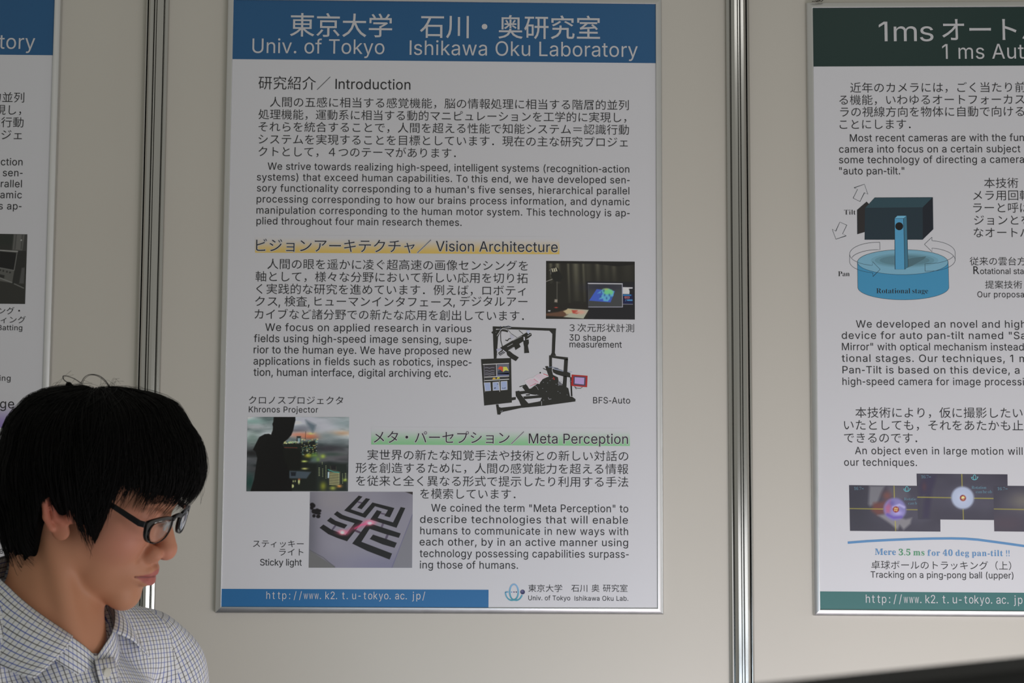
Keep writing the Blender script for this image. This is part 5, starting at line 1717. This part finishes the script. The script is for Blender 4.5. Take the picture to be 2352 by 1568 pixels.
def strands(N, M, seed, th0, th1, lenr, wid, az=None, sw0=0.0, lift=0.0, over=0.012, jit=0.003):
    g = np.random.default_rng(seed)
    cr = np.array([-0.36, 0.0, 0.93])
    cr /= np.linalg.norm(cr)
    e1 = np.array([0.93, 0, 0.36])
    e1 /= np.linalg.norm(e1)
    e2 = np.cross(cr, e1)
    ncl = N // 7
    caz = g.uniform(*(az or (-math.pi, math.pi)), ncl)
    cth = g.uniform(th0, th1, ncl)
    cid = g.integers(0, ncl, N)
    az0 = caz[cid] + g.normal(0, 0.035, N)
    t0 = cth[cid] + g.normal(0, 0.06, N)
    ln = lenr * g.uniform(0.6, 1.25, N)
    conv = g.uniform(0.2, 0.9, ncl)[cid]
    sweep = sw0 + g.normal(0, 0.10, ncl)[cid] + g.normal(0, 0.03, N)
    ovr = (over * g.uniform(-0.6, 1.0, ncl))[cid] + g.normal(0, 0.003, N)
    rad = 1.0 + g.normal(0, jit, N) + lift

    def at(f):
        th = t0 + ln * f
        a = az0 + (caz[cid] - az0) * conv * f + sweep * f * f
        d = cr * np.cos(th)[:, None] + (e1 * np.cos(a)[:, None] - e2 * np.sin(a)[:, None]) * np.sin(th)[:, None]
        p = d * (env_r(d) * (rad + wob * np.sin(3 * f + wph)))[:, None]
        p[:, 2] += 0.03
        return p

    wob, wph = np.abs(g.normal(0, 0.008, N)), g.uniform(0, 6.28, N)
    end = np.ones(N)
    dead = np.zeros(N, bool)
    for j in range(41):
        p = at(np.full(N, j / 40))
        low = p[:, 2] < zlow_fn(p[:, 0], p[:, 1]) - ovr
        low |= (p[:, 0] > -0.017) & (p[:, 0] < 0.018) & (p[:, 2] < earline(p[:, 0]) - 0.001 - ovr * .25) & (np.abs(p[:, 1]) > 0.05)
        new = low & ~dead
        end[new] = j / 40
        dead |= low
    pts = np.stack([at(end * j / (M - 1)) for j in range(M)], 1)
    ok = end > 0.12
    return pts[ok], wid * g.uniform(0.6, 1.3, ok.sum())


def strand_mesh(sets, name, parent):
    V, Fc = [], []
    base = 0
    for pts, wid in sets:
        N, M, _ = pts.shape
        t_ = np.gradient(pts, axis=1)
        t_ /= (np.linalg.norm(t_, axis=2, keepdims=True) + 1e-9)
        outw = pts - np.array([0, 0, 0.03])
        outw /= (np.linalg.norm(outw, axis=2, keepdims=True) + 1e-9)
        s_ = np.cross(t_, outw)
        s_ /= (np.linalg.norm(s_, axis=2, keepdims=True) + 1e-9)
        prof = np.ones(M)
        prof[-1] = 0.1
        prof[-2] = 0.45
        prof[-3] = 0.75
        prof[0] = 0.4
        w_ = wid[:, None, None] * prof[None, :, None]
        tri = [pts + s_ * w_, pts - s_ * w_, pts + outw * w_ * 0.9]
        v = np.stack(tri, 2).reshape(N * M * 3, 3)
        i = (np.arange(N)[:, None] * M + np.arange(M - 1)[None, :]) * 3
        for a, b_2 in ((0, 2), (2, 1), (1, 0)):
            f_ = np.stack([i + a, i + b_2, i + 3 + b_2, i + 3 + a], -1).reshape(-1, 4) + base
            Fc.append(f_)
        V.append(v)
        base += len(v)
    o = mesh_obj(name, h2w(np.concatenate(V)), np.concatenate(Fc), M_dark, parent)
    o['kind'] = 'stuff'
    return o


S1 = strands(5600, 10, 11, 0.05, 1.9, 0.9, 0.00050, jit=0.012, over=0.008)
S2 = strands(1900, 12, 12, 0.35, 1.25, 1.3, 0.00042, az=(-1.15, 1.15), over=0.026, jit=0.014, sw0=0.28)
S4 = strands(500, 10, 14, 0.0, 0.5, 0.7, 0.00040, jit=0.02, sw0=0.9)
S3 = strands(160, 10, 13, 0.1, 1.7, 0.6, 0.00018, lift=0.02, jit=0.02)
strand_mesh([S1, S2, S3, S4], 'hair_strands', hair)

# loose loops standing up from the crown
CT = Crop(0, 840, 4.6125)


def on_mid(px, py, y=0.0):
    d = ray(px, py)
    L_ = HR[1]
    t_ = (y - (CAMP - HO) @ L_) / (d @ L_)
    return CAMP + d * t_


def smooth_path(pts, n=6):
    P_ = [np.array(p, float) for p in pts]
    P_ = [2 * P_[0] - P_[1]] + P_ + [2 * P_[-1] - P_[-2]]
    out = []
    for i in range(1, len(P_) - 2):
        for k in range(n):
            t_ = k / n
            a, b_1, c_, d = P_[i - 1], P_[i], P_[i + 1], P_[i + 2]
            out.append(0.5 * ((2 * b_1) + (-a + c_) * t_ + (2 * a - 5 * b_1 + 4 * c_ - d) * t_ ** 2 + (-a + 3 * b_1 - 3 * c_ + d) * t_ ** 3))
    out.append(P_[-2])
    return out


b = MB()
loops_ = [([(850, 330), (852, 240), (868, 165), (905, 112), (965, 90), (1050, 105), (1120, 160), (1178, 250), (1190, 300)], 0.0, 0.00045),
          ([(870, 330), (868, 240), (880, 170), (915, 120), (970, 96), (1040, 112), (1110, 165), (1165, 240), (1180, 300)], 0.004, 0.0003),
          ([(862, 185), (785, 135), (705, 107), (668, 110), (680, 150), (730, 190), (790, 280), (820, 330)], -0.002, 0.0005),
          ([(700, 330), (700, 200), (735, 180), (800, 290)], 0.0, 0.0007), ([(720, 330), (715, 190), (755, 230), (830, 310)], 0.003, 0.0008), ([(690, 300), (712, 175), (780, 250), (900, 320)], -0.003, 0.0007), ([(730, 330), (728, 182), (775, 215), (860, 330)], 0.001, 0.0007),
          ([(560, 270), (480, 265), (410, 285), (370, 330), (340, 400)], 0.0, 0.0006), ([(700, 250), (560, 262), (450, 262), (395, 290), (300, 395), (220, 500)], 0.004, 0.0006),
          ([(700, 262), (560, 285), (450, 290), (380, 320), (280, 430), (190, 560)], -0.004, 0.0006),
          ([(260, 430), (200, 510), (150, 620), (110, 720), (90, 800)], 0.0, 0.0005), ([(230, 500), (190, 600), (155, 680), (110, 760), (60, 850)], -0.004, 0.0006),
          ([(1500, 270), (1600, 305), (1700, 335), (1745, 350)], 0.0, 0.0003)]
for pts, y, r_ in loops_:
    q = [on_mid(*CT(*p), y) for p in smooth_path(pts)]
    b.tube([tuple(p) for p in q], r_, 4)
g = np.random.default_rng(21)
for i in range(46):
    x0 = g.uniform(640, 1450)
    y0 = 300 if x0 < 1000 else 270
    h_ = g.uniform(40, 150) * (1.0 if 680 < x0 < 1250 else 0.5)
    dx = g.normal(0, 90)
    pts = [(x0, y0), (x0 + dx * .3, y0 - h_ * .6), (x0 + dx * .8, y0 - h_), (x0 + dx * 1.6, y0 - h_ * g.uniform(.5, 1.1))]
    b.tube([tuple(on_mid(*CT(*p), g.uniform(-.01, .01))) for p in smooth_path(pts, 4)], 0.00013, 3)
for i in range(40):
    a = g.uniform(-0.3, 2.4)
    k = int(g.uniform(4, 18))
    x0, z0 = SIL[k]
    n_ = np.array([x0, z0 - 0.03])
    n_ /= np.linalg.norm(n_)
    tt = np.array([n_[1], -n_[0]])
    p0 = np.array([x0, z0]) * 0.99
    L_ = g.uniform(0.01, 0.03)
    pts = [p0, p0 + tt * L_ * .4 + n_ * .002, p0 + tt * L_ * .8 + n_ * g.uniform(.002, .005), p0 + tt * L_ * 1.2 + n_ * g.uniform(.000, .006)]
    yy = g.uniform(-.012, .012)
    b.tube([tuple(h2w((p[0], yy, p[1]))) for p in smooth_path(pts, 3)], 0.00013, 3)
o = b.build('loose_hair', M_dark, hair)
o['kind'] = 'stuff'


# ------------------------------------------------------------------ his glasses
def cat(pts, n=4, closed=True):
    P_ = [np.array(p, float) for p in pts]
    m = len(P_)
    out = []
    for i in range(m):
        a, b_1, c_, d = P_[(i - 1) % m], P_[i], P_[(i + 1) % m], P_[(i + 2) % m]
        for k in range(n):
            t_ = k / n
            out.append(0.5 * ((2 * b_1) + (-a + c_) * t_ + (2 * a - 5 * b_1 + 4 * c_ - d) * t_ ** 2 + (-a + 3 * b_1 - 3 * c_ + d) * t_ ** 3))
    return np.array(out)


M_plastic = material('black_plastic', (0.004, 0.004, 0.0045), 0.34, spec=0.3)
M_lens = material('lens_glass', (0.97, 0.98, 1.0), 0.02, spec=0.6)
ln_ = M_lens.node_tree.nodes['Principled BSDF']
ln_.inputs['Transmission Weight'].default_value = 1.0
ln_.inputs['IOR'].default_value = 1.15
M_metal = material('hinge_metal', (0.7, 0.7, 0.7), 0.2, 1.0)
GX, GZ = 0.0995, -0.0120


def gx(y):
    return GX - 2.0 * y * y


specs = bpy.data.objects.new('eyeglasses', None)
COL.objects.link(specs)
specs.parent = man
specs['label'] = 'black framed eyeglasses worn low on the nose'
outer = cat([(-0.0670, 0.0100), (-0.0590, 0.0140), (-0.0420, 0.0155), (-0.0240, 0.0150), (-0.0130, 0.0115), (-0.0100, 0.0040), (-0.0118, -0.0065), (-0.0190, -0.0155),
             (-0.0310, -0.0200), (-0.0450, -0.0205), (-0.0570, -0.0170), (-0.0640, -0.0090), (-0.0665, 0.0010)])
inn = cat([(-0.0600, 0.0065), (-0.0545, 0.0098), (-0.0410, 0.0113), (-0.0255, 0.0108), (-0.0155, 0.0086), (-0.0115, 0.0032), (-0.0132, -0.0062), (-0.0200, -0.0146),
           (-0.0313, -0.0189), (-0.0446, -0.0193), (-0.0555, -0.0160), (-0.0618, -0.0087), (-0.0632, 0.0005)])
outer[:, 1] = outer[:, 1] * 0.80 + 0.0005
inn[:, 1] = inn[:, 1] * 0.80 + 0.0005
outer[:, 1] = np.where(outer[:, 1] < 0, outer[:, 1] * 0.97, outer[:, 1])
for sg in (-1, 1):
    n = len(outer)
    v = []
    for ring, dx in ((outer, 0.0015), (inn, 0.0013), (inn, -0.0013), (outer, -0.0015)):
        v += [h2w((gx(y) + dx, y if sg < 0 else -y, z + GZ)) for y, z in ring]
    f = []
    for r_ in range(4):
        for k in range(n):
            q = (r_ + 1) % 4
            f.append((r_ * n + k, r_ * n + (k + 1) % n, q * n + (k + 1) % n, q * n + k))
    mesh_obj('rim', v, f, M_plastic, specs, True, sharp=40, fixn=True)
    v, f = [], []
    for dx in (0.0008, -0.0006):
        cy, cz = inn.mean(0)
        for rr in (1.0, 0.66, 0.33):
            for y, z in inn:
                yy, zz = cy + (y - cy) * rr, cz + (z - cz) * rr
                v.append(h2w((gx(yy) + dx + 0.0012 * (1 - rr * rr), yy if sg < 0 else -yy, zz + GZ)))
        v.append(h2w((gx(cy) + dx + 0.0012, cy if sg < 0 else -cy, cz + GZ)))
    off = 3 * n + 1
    for s_ in (0, 1):
        for r_ in (0, 1):
            for k in range(n):
                f.append((s_ * off + r_ * n + k, s_ * off + r_ * n + (k + 1) % n, s_ * off + (r_ + 1) * n + (k + 1) % n, s_ * off + (r_ + 1) * n + k))
        for k in range(n):
            f.append((s_ * off + 2 * n + k, s_ * off + 2 * n + (k + 1) % n, s_ * off + 3 * n))
    for k in range(n):
        f.append((k, (k + 1) % n, off + (k + 1) % n, off + k))
    mesh_obj('lens', v, f, M_lens, specs, True, fixn=True)
    # temple
    b = MB()
    tp = [(gx(0.0665) - 0.001, 0.0672, 0.0065), (gx(0.0665) - 0.007, 0.0700, 0.0070), (0.055, 0.0725, 0.0155), (0.030, 0.0735, 0.0225), (0.008, 0.0735, 0.0280), (-0.006, 0.0715, 0.0230), (-0.016, 0.0690, 0.0100)]
    hh = [0.0030, 0.0032, 0.0028, 0.0022, 0.0018, 0.0018, 0.0016]
    V = []
    for (x, y, z), h_ in zip(tp, hh):
        for dy, dz in ((0.0016, h_), (-0.0012, h_), (-0.0012, -h_), (0.0016, -h_)):
            V.append(h2w((x, sg * (y + dy), z + GZ + dz)))
    f = [(4 * i + k, 4 * i + (k + 1) % 4, 4 * i + 4 + (k + 1) % 4, 4 * i + 4 + k) for i in range(len(tp) - 1) for k in range(4)] + [(0, 1, 2, 3), tuple(range(len(V) - 4, len(V)))]
    b.add(V, f)
    tm = b.build('temple', M_plastic, specs)
    mo = tm.modifiers.new('b', 'BEVEL')
    mo.width = 0.0006
    mo.segments = 2
    b = MB()
    for dz in (0.002, -0.002):
        b.tube([tuple(h2w((gx(0.066) - 0.004, sg * 0.0675, 0.0065 + dz + GZ))), tuple(h2w((gx(0.066) - 0.004, sg * 0.0650, 0.0065 + dz + GZ)))], 0.0011, 8)
    b.box((-0.0012, -0.0010, -0.0026), (0.0012, 0.0010, 0.0026), Matrix.Translation(h2w((gx(0.066) - 0.0045, sg * 0.0662, 0.0065 + GZ))))
    b.build('hinge', M_metal, specs)
b = MB()
bp = [(gx(0.012) + 0.0002, y, z + GZ) for y, z in ((-0.0135, 0.0085), (-0.007, 0.0100), (0.0, 0.0104), (0.007, 0.0100), (0.0135, 0.0085))]
b.tube([tuple(h2w(p)) for p in bp], [0.0030, 0.0026, 0.0025, 0.0026, 0.0030], 8)
b.build('bridge', M_plastic, specs, True)
for sg in (-1, 1):
    b = MB()
    b.tube([tuple(h2w((GX - 0.004, sg * 0.0100, GZ + 0.003))), tuple(h2w((GX - 0.0065, sg * 0.0108, GZ - 0.002))), tuple(h2w((GX - 0.006, sg * 0.0120, GZ - 0.007)))], [0.0015, 0.0026, 0.0012], 8)
    b.build('nose_pad', material('clear_pad', (0.6, 0.6, 0.58), 0.3), specs, True)


# ------------------------------------------------------------------ his shirt
def check_cloth(name, cell=0.0056, rot=0.0):
    m = bpy.data.materials.new(name)
    m.use_nodes = True
    nt = m.node_tree
    N_, L_ = nt.nodes, nt.links
    p = N_['Principled BSDF']
    p.inputs['Roughness'].default_value = 0.85
    p.inputs['Specular IOR Level'].default_value = 0.2
    uv = N_.new('ShaderNodeUVMap')
    sep = N_.new('ShaderNodeSeparateXYZ')
    L_.new(uv.outputs[0], sep.inputs[0])

    def mth(op, a, b_1=None, c=None):
        n_ = N_.new('ShaderNodeMath')
        n_.operation = op
        for i, q in enumerate((a, b_1, c)):
            if q is None:
                continue
            if isinstance(q, (int, float)):
                n_.inputs[i].default_value = q
            else:
                L_.new(q, n_.inputs[i])
        return n_.outputs[0]

    def stripe(co, off, w):
        f = mth('FRACT', mth('ADD', mth('DIVIDE', co, 2 * cell), off))
        d = mth('ABSOLUTE', mth('SUBTRACT', f, 0.5))
        r_ = N_.new('ShaderNodeMapRange')
        r_.inputs[1].default_value = w * 1.25
        r_.inputs[2].default_value = w * 0.75
        L_.new(d, r_.inputs[0])
        return r_.outputs[0]
    col = None
    base = (0.80, 0.80, 0.80, 1)
    prev = None
    for co, off, w, c, k in ((sep.outputs[1], 0.0, 0.045, (0.10, 0.14, 0.42, 1), 0.62), (sep.outputs[1], 0.5, 0.045, (0.10, 0.09, 0.07, 1), 0.60),
                             (sep.outputs[0], 0.0, 0.052, (0.05, 0.10, 0.42, 1), 0.88), (sep.outputs[0], 0.5, 0.052, (0.035, 0.03, 0.035, 1), 0.85)):
        mx = N_.new('ShaderNodeMix')
        mx.data_type = 'RGBA'
        L_.new(mth('MULTIPLY', stripe(co, off, w), k), mx.inputs[0])
        if prev is None:
            mx.inputs[6].default_value = base
        else:
            L_.new(prev, mx.inputs[6])
        mx.inputs[7].default_value = c
        prev = mx.outputs[2]
    L_.new(prev, p.inputs['Base Color'])
    return m


M_cloth = check_cloth('checked_cotton')
tf = Field((-0.19, -0.34, -0.70), (0.22, 0.34, 0.12), 0.004)
tf.ell((-0.020, 0, -0.22), (0.110, 0.165, 0.23), 0)
tf.ell((0.012, 0, -0.13), (0.085, 0.14, 0.11), 0.04)
tf.ell((-0.015, 0, -0.50), (0.115, 0.160, 0.20), 0.06)
tf.sym('cap', (-0.025, 0.07, -0.005), (-0.020, 0.160, -0.030), 0.040, 0.052, k=0.03)
tf.sym('cap', (-0.035, 0.035, 0.030), (-0.030, 0.10, -0.002), 0.040, 0.036, k=0.03)
tf.cap((-0.012, 0, -0.05), (-0.022, 0, 0.030), 0.070, 0.056, k=0.03)
tf.sym('cap', (-0.020, 0.182, -0.062), (-0.005, 0.262, -0.30), 0.056, 0.048, k=0.02)
tf.sym('cap', (-0.005, 0.262, -0.30), (0.16, 0.225, -0.43), 0.045, 0.035, k=0.02)
# loose folds: shallow ridges running over the cloth
X, Y, Z = tf.ax[0][:, None, None], tf.ax[1][None, :, None], tf.ax[2][None, None, :]
wv = (0.0024 * np.sin(34 * Y + 22 * Z + 3.0 * np.sin(14 * Z + 9 * Y)) + 0.0020 * np.sin(-26 * Y + 52 * Z + 2.0 * np.sin(21 * Y) + 1.3)
      + 0.0012 * np.sin(90 * Z + 40 * Y * np.sign(Y) + 4 * np.sin(30 * X)))
wv = wv * np.clip((np.abs(Y) - 0.02) / 0.08, 0.15, 1)
tf.V = tf.V + wv.astype(np.float32)
# neck opening
tf.ell((-0.006, 0, 0.045), (0.064, 0.060, 0.085), 0.004, mode='cut')
Pt, Qt = tf.surface()
Pt = smooth_verts(Pt, Qt, 2, 0.5)
uvx = Pt[:, 1] * 1.08 + 0.02 * np.sin(Pt[:, 0] * 8)
uvy = Pt[:, 2] - 0.55 * Pt[:, 0]
ua = np.stack([uvx, uvy], 1)
ax0, ax1 = np.array([-0.020, 0.182, -0.062]), np.array([-0.005, 0.262, -0.30])
Pm = np.stack([Pt[:, 0], np.abs(Pt[:, 1]), Pt[:, 2]], 1)
ea = (ax1 - ax0) / np.linalg.norm(ax1 - ax0)
tt = (Pm - ax0) @ ea
e1_ = np.cross(ea, [1, 0, 0])
e1_ /= np.linalg.norm(e1_)
e2_ = np.cross(ea, e1_)
an = np.arctan2((Pm - ax0) @ e2_, (Pm - ax0) @ e1_)
ub = np.stack([an * 0.052, tt], 1)
side = ((np.abs(Pt[:, 1]) - 0.150 - 0.12 * np.clip(-0.02 - Pt[:, 2], 0, 0.3)) > 0)[Qt].mean(1) > 0.5
luv = np.where(side[:, None, None], ub[Qt], ua[Qt])
wrap = side[:, None] & ((an[Qt].max(1) - an[Qt].min(1)) > 3)[:, None]
luv[:, :, 0] = np.where(wrap & (luv[:, :, 0] < 0), luv[:, :, 0] + 2 * math.pi * 0.052, luv[:, :, 0])
shirt = mesh_obj('shirt', b2w(Pt), Qt, M_cloth, man, True, uvs=luv.reshape(-1, 2))


def sheet_grid(name, A, closed=False, mat=None, parent=None, th=0.0011, uvo=(0, 0)):
    """A: (n, m, 3) grid of torso points"""
    A = np.asarray(A)
    n, m, _ = A.shape
    i = np.arange(n * m).reshape(n, m)
    F_ = np.stack([i[:-1, :-1], i[1:, :-1], i[1:, 1:], i[:-1, 1:]], -1).reshape(-1, 4)
    du = np.linalg.norm(np.diff(A, axis=0), axis=2)
    dv = np.linalg.norm(np.diff(A, axis=1), axis=2)
    u = np.concatenate([np.zeros((1, m)), np.cumsum(du, 0)], 0)
    u = np.repeat(u[:, :1] * 0.5 + u[:, -1:] * 0.5, m, 1)
    v = np.concatenate([np.zeros((n, 1)), np.cumsum(dv, 1)], 1)
    o = mesh_obj(name, b2w(A.reshape(-1, 3)), F_, mat, parent, True, uvs=np.stack([v.ravel() + uvo[1], u.ravel() + uvo[0]], 1))
    s_ = o.modifiers.new('thick', 'SOLIDIFY')
    s_.thickness = th
    s_.offset = 0
    return o


def ringp(a, rx, ry, z, cx=-0.008):
    return np.array([cx + rx * math.cos(a), ry * math.sin(a), z])


def ztop(a):
    a = abs(math.degrees(a))
    return float(np.interp(a, [0, 12, 30, 60, 90, 130, 180], [-0.012, -0.001, 0.013, 0.037, 0.062, 0.084, 0.090]))


def rtop(a):
    a = abs(math.degrees(a))
    return float(np.interp(a, [0, 12, 30, 90, 180], [0.060, 0.060, 0.062, 0.062, 0.058]))


# stand of the collar
A = []
for k in range(61):
    a = R(-178 + 356 * k / 60) + math.pi
    a = math.atan2(math.sin(a), math.cos(a))
    row = []
    for j in range(6):
        f = j / 5
        r_ = rtop(a) + 0.006 * f
        row.append(ringp(a, r_ + 0.006, r_, ztop(a) - f * (0.030 + 0.006 * math.cos(a))))
    A.append(row)
# order the stand from the back round to the back so that the front stays joined
A = sorted(A, key=lambda r_: math.atan2(r_[0][1], r_[0][0] + 0.008))
sheet_grid('collar_stand', A, mat=M_cloth, parent=shirt)
for sg in (-1, 1):
    A = []
    for k in range(41):
        f0 = k / 40
        a = sg * R(27 + 153 * f0)
        drop = np.interp(f0, [0, 0.08, 0.22, 0.5, 1.0], [0.036, 0.042, 0.048, 0.056, 0.056])
        outw = np.interp(f0, [0, 0.08, 0.22, 0.5, 1.0], [0.040, 0.040, 0.038, 0.038, 0.034])
        sw = sg * np.interp(f0, [0, 0.08, 0.22, 1.0], [0.50, 0.45, 0.30, 0.0])
        row = []
        for j in range(9):
            f = j / 8
            bulge = 0.004 * math.sin(math.pi * min(1, f * 1.6))
            r_ = rtop(a) + outw * f + bulge
            row.append(ringp(a + sw * f, r_ + 0.006 + (0.010 * f if f0 < .3 else 0), r_, ztop(a) + 0.0015 - drop * f + 0.002 * math.sin(math.pi * f)))
        A.append(row)
    sheet_grid('collar_leaf', A, mat=M_cloth, parent=shirt, uvo=(0.002 * sg, 0))
# his hands, below the picture: palm, four unequal fingers curling down, thumb from the side of the palm
for sg in (-1, 1):
    hn = Field((0.12, -0.075, -0.07), (0.38, 0.08, 0.05), 0.0018)
    hn.cap((0.150, 0, 0.0), (0.205, 0, 0.0), 0.025, 0.021, k=0.01)
    hn.ell((0.245, 0, -0.002), (0.044, 0.038, 0.014), 0.012)
    for y, l_, r_ in ((-0.030, 0.062, 0.0072), (-0.010, 0.074, 0.0080), (0.010, 0.080, 0.0082), (0.029, 0.072, 0.0080)):
        q0 = (0.262, y * 0.9, 0.0)
        q1 = (0.280 + l_ * 0.30, y * 1.15, -0.002)
        q2 = (0.280 + l_ * 0.62, y * 1.2, -0.014)
        q3 = (0.280 + l_ * 0.78, y * 1.2, -0.030)
        hn.chain([q0, q1, q2, q3], [r_ * 1.12, r_, r_ * 0.92, r_ * 0.78], 0.003)
    hn.chain([(0.215, 0.022, -0.004), (0.244, 0.046, -0.012), (0.272, 0.052, -0.020), (0.292, 0.048, -0.026)], [0.013, 0.0105, 0.0092, 0.0075], 0.005)
    Ph_, Qh_ = hn.surface()
    Ph_ = smooth_verts(Ph_, Qh_, 1, 0.4)
    W_ = np.stack([Ph_[:, 0] - 0.155, -sg * Ph_[:, 1], Ph_[:, 2]], 1)
    ca_, sa_ = math.cos(R(-34)), math.sin(R(-34))
    W_ = np.stack([W_[:, 0] * ca_ - W_[:, 2] * sa_, W_[:, 1], W_[:, 0] * sa_ + W_[:, 2] * ca_], 1)
    W_ = W_ + np.array([0.160, sg * 0.222, -0.435])
    mesh_obj('hand', b2w(W_), Qh_ if sg > 0 else Qh_, M_skin, man, True, colors=np.ones((len(W_), 3)) * np.array([0.53, 0.245, 0.140]), fixn=True)
# button placket down the front and two buttons


def front_x(y, z):
    """front surface of the torso field"""
    iy = int(round((y - tf.lo[1]) / tf.h))
    iz = int(round((z - tf.lo[2]) / tf.h))
    col_ = tf.V[:, iy, iz]
    idx_ = np.where(col_ < 0)[0]
    return float(tf.ax[0][idx_[-1]]) + tf.h * 0.6 if len(idx_) else 0.06


A = []
for k in range(30):
    z = -0.014 - 0.014 * k
    row = []
    for y in np.linspace(-0.004, 0.028, 6):
        row.append((front_x(y, z) + 0.003, y - 0.006, z))
    A.append(row)
A = np.array(A)
A[:, :, 0] = np.stack([np.convolve(np.pad(A[:, j, 0], 2, 'edge'), np.ones(5) / 5, 'valid') for j in range(6)], 1)
sheet_grid('placket', A, mat=M_cloth, parent=shirt, th=0.002)
for k in (1, 8, 15, 22):
    c = b2w(A[k, 2] + np.array([0.0022, 0, 0]))
    b = MB()
    nrm = BR[0]
    b.tube([tuple(c - nrm * .0012), tuple(c + nrm * .0006), tuple(c + nrm * .0011)], [0.0052, 0.0052, 0.0043], 16)
    b.build('button', material('pale_button', (0.62, 0.60, 0.52), 0.35), shirt, True, sharp=30)


# ---- screen in the foreground, close to the lens and out of focus, on its desk
d0 = ray(1720, 1567)
P0 = CAMP + d0 * (0.42 / (d0 @ AXF))
d1 = ray(2352, 1503)
P1 = CAMP + d1 * ((P0[2] - CAMP[2]) / d1[2])
ed = P1 - P0
ed[2] = 0
ed /= np.linalg.norm(ed)
away = np.array([-ed[1], ed[0], 0])
if away[1] < 0:
    away = -away
ctr = P0 + ed * 0.12
ctr[2] = P0[2]
yaw_ = math.atan2(ed[1], ed[0])
M0 = Matrix.Translation(ctr) @ Matrix.Rotation(yaw_, 4, 'Z')
DZ = 0.74
M_shell = material('matte_black_plastic', (0.012, 0.012, 0.011), 0.7, spec=0.25)
M_desk = material('grey_desk_laminate', (0.42, 0.41, 0.39), 0.5, noise=(20.0, 0.05))
mon = empty('monitor', (ctr[0], ctr[1], DZ), yaw_, 'black monitor edge, out of focus at the bottom right corner', 'monitor')
b = MB()
b.box((-0.26, -0.026, -0.32), (0.26, 0.0, 0.0), M0, 0.004)
b.build('casing', M_shell, mon, True, sharp=40)
b = MB()
b.box((-0.245, -0.0275, -0.300), (0.245, -0.0255, -0.016), M0)
b.build('screen', material('dark_glass', (0.01, 0.01, 0.012), 0.1), mon)
b = MB()
b.box((-0.035, -0.003, DZ + 0.012 - ctr[2]), (0.035, 0.012, -0.14), M0, 0.003)
b.build('neck', M_shell, mon)
b = MB()
b.box((-0.12, -0.075, DZ - ctr[2]), (0.12, 0.095, DZ + 0.012 - ctr[2]), M0, 0.004)
b.build('foot', M_shell, mon)
desk = empty('desk', (0.12, -1.98, 0), 0.0, 'grey desk under the black monitor, below the picture', 'desk')
b = MB()
b.box((-0.55, -2.28, DZ - 0.03), (0.85, -1.62, DZ), bev=0.003)
b.build('desk_top', M_desk, desk)
for x in (-0.51, 0.81):
    for y in (-2.24, -1.66):
        b = MB()
        b.box((x - .02, y - .02, 0), (x + .02, y + .02, DZ - 0.03), bev=0.002)
        b.build('leg', M_alu, desk)
mesh_obj('floor', [(-4, -7, 0), (5, -7, 0), (5, 1.0, 0), (-4, 1.0, 0)], [(0, 1, 2, 3)], material('grey_carpet', (0.16, 0.16, 0.17), 0.95, noise=(60.0, 0.2)))['kind'] = 'structure'
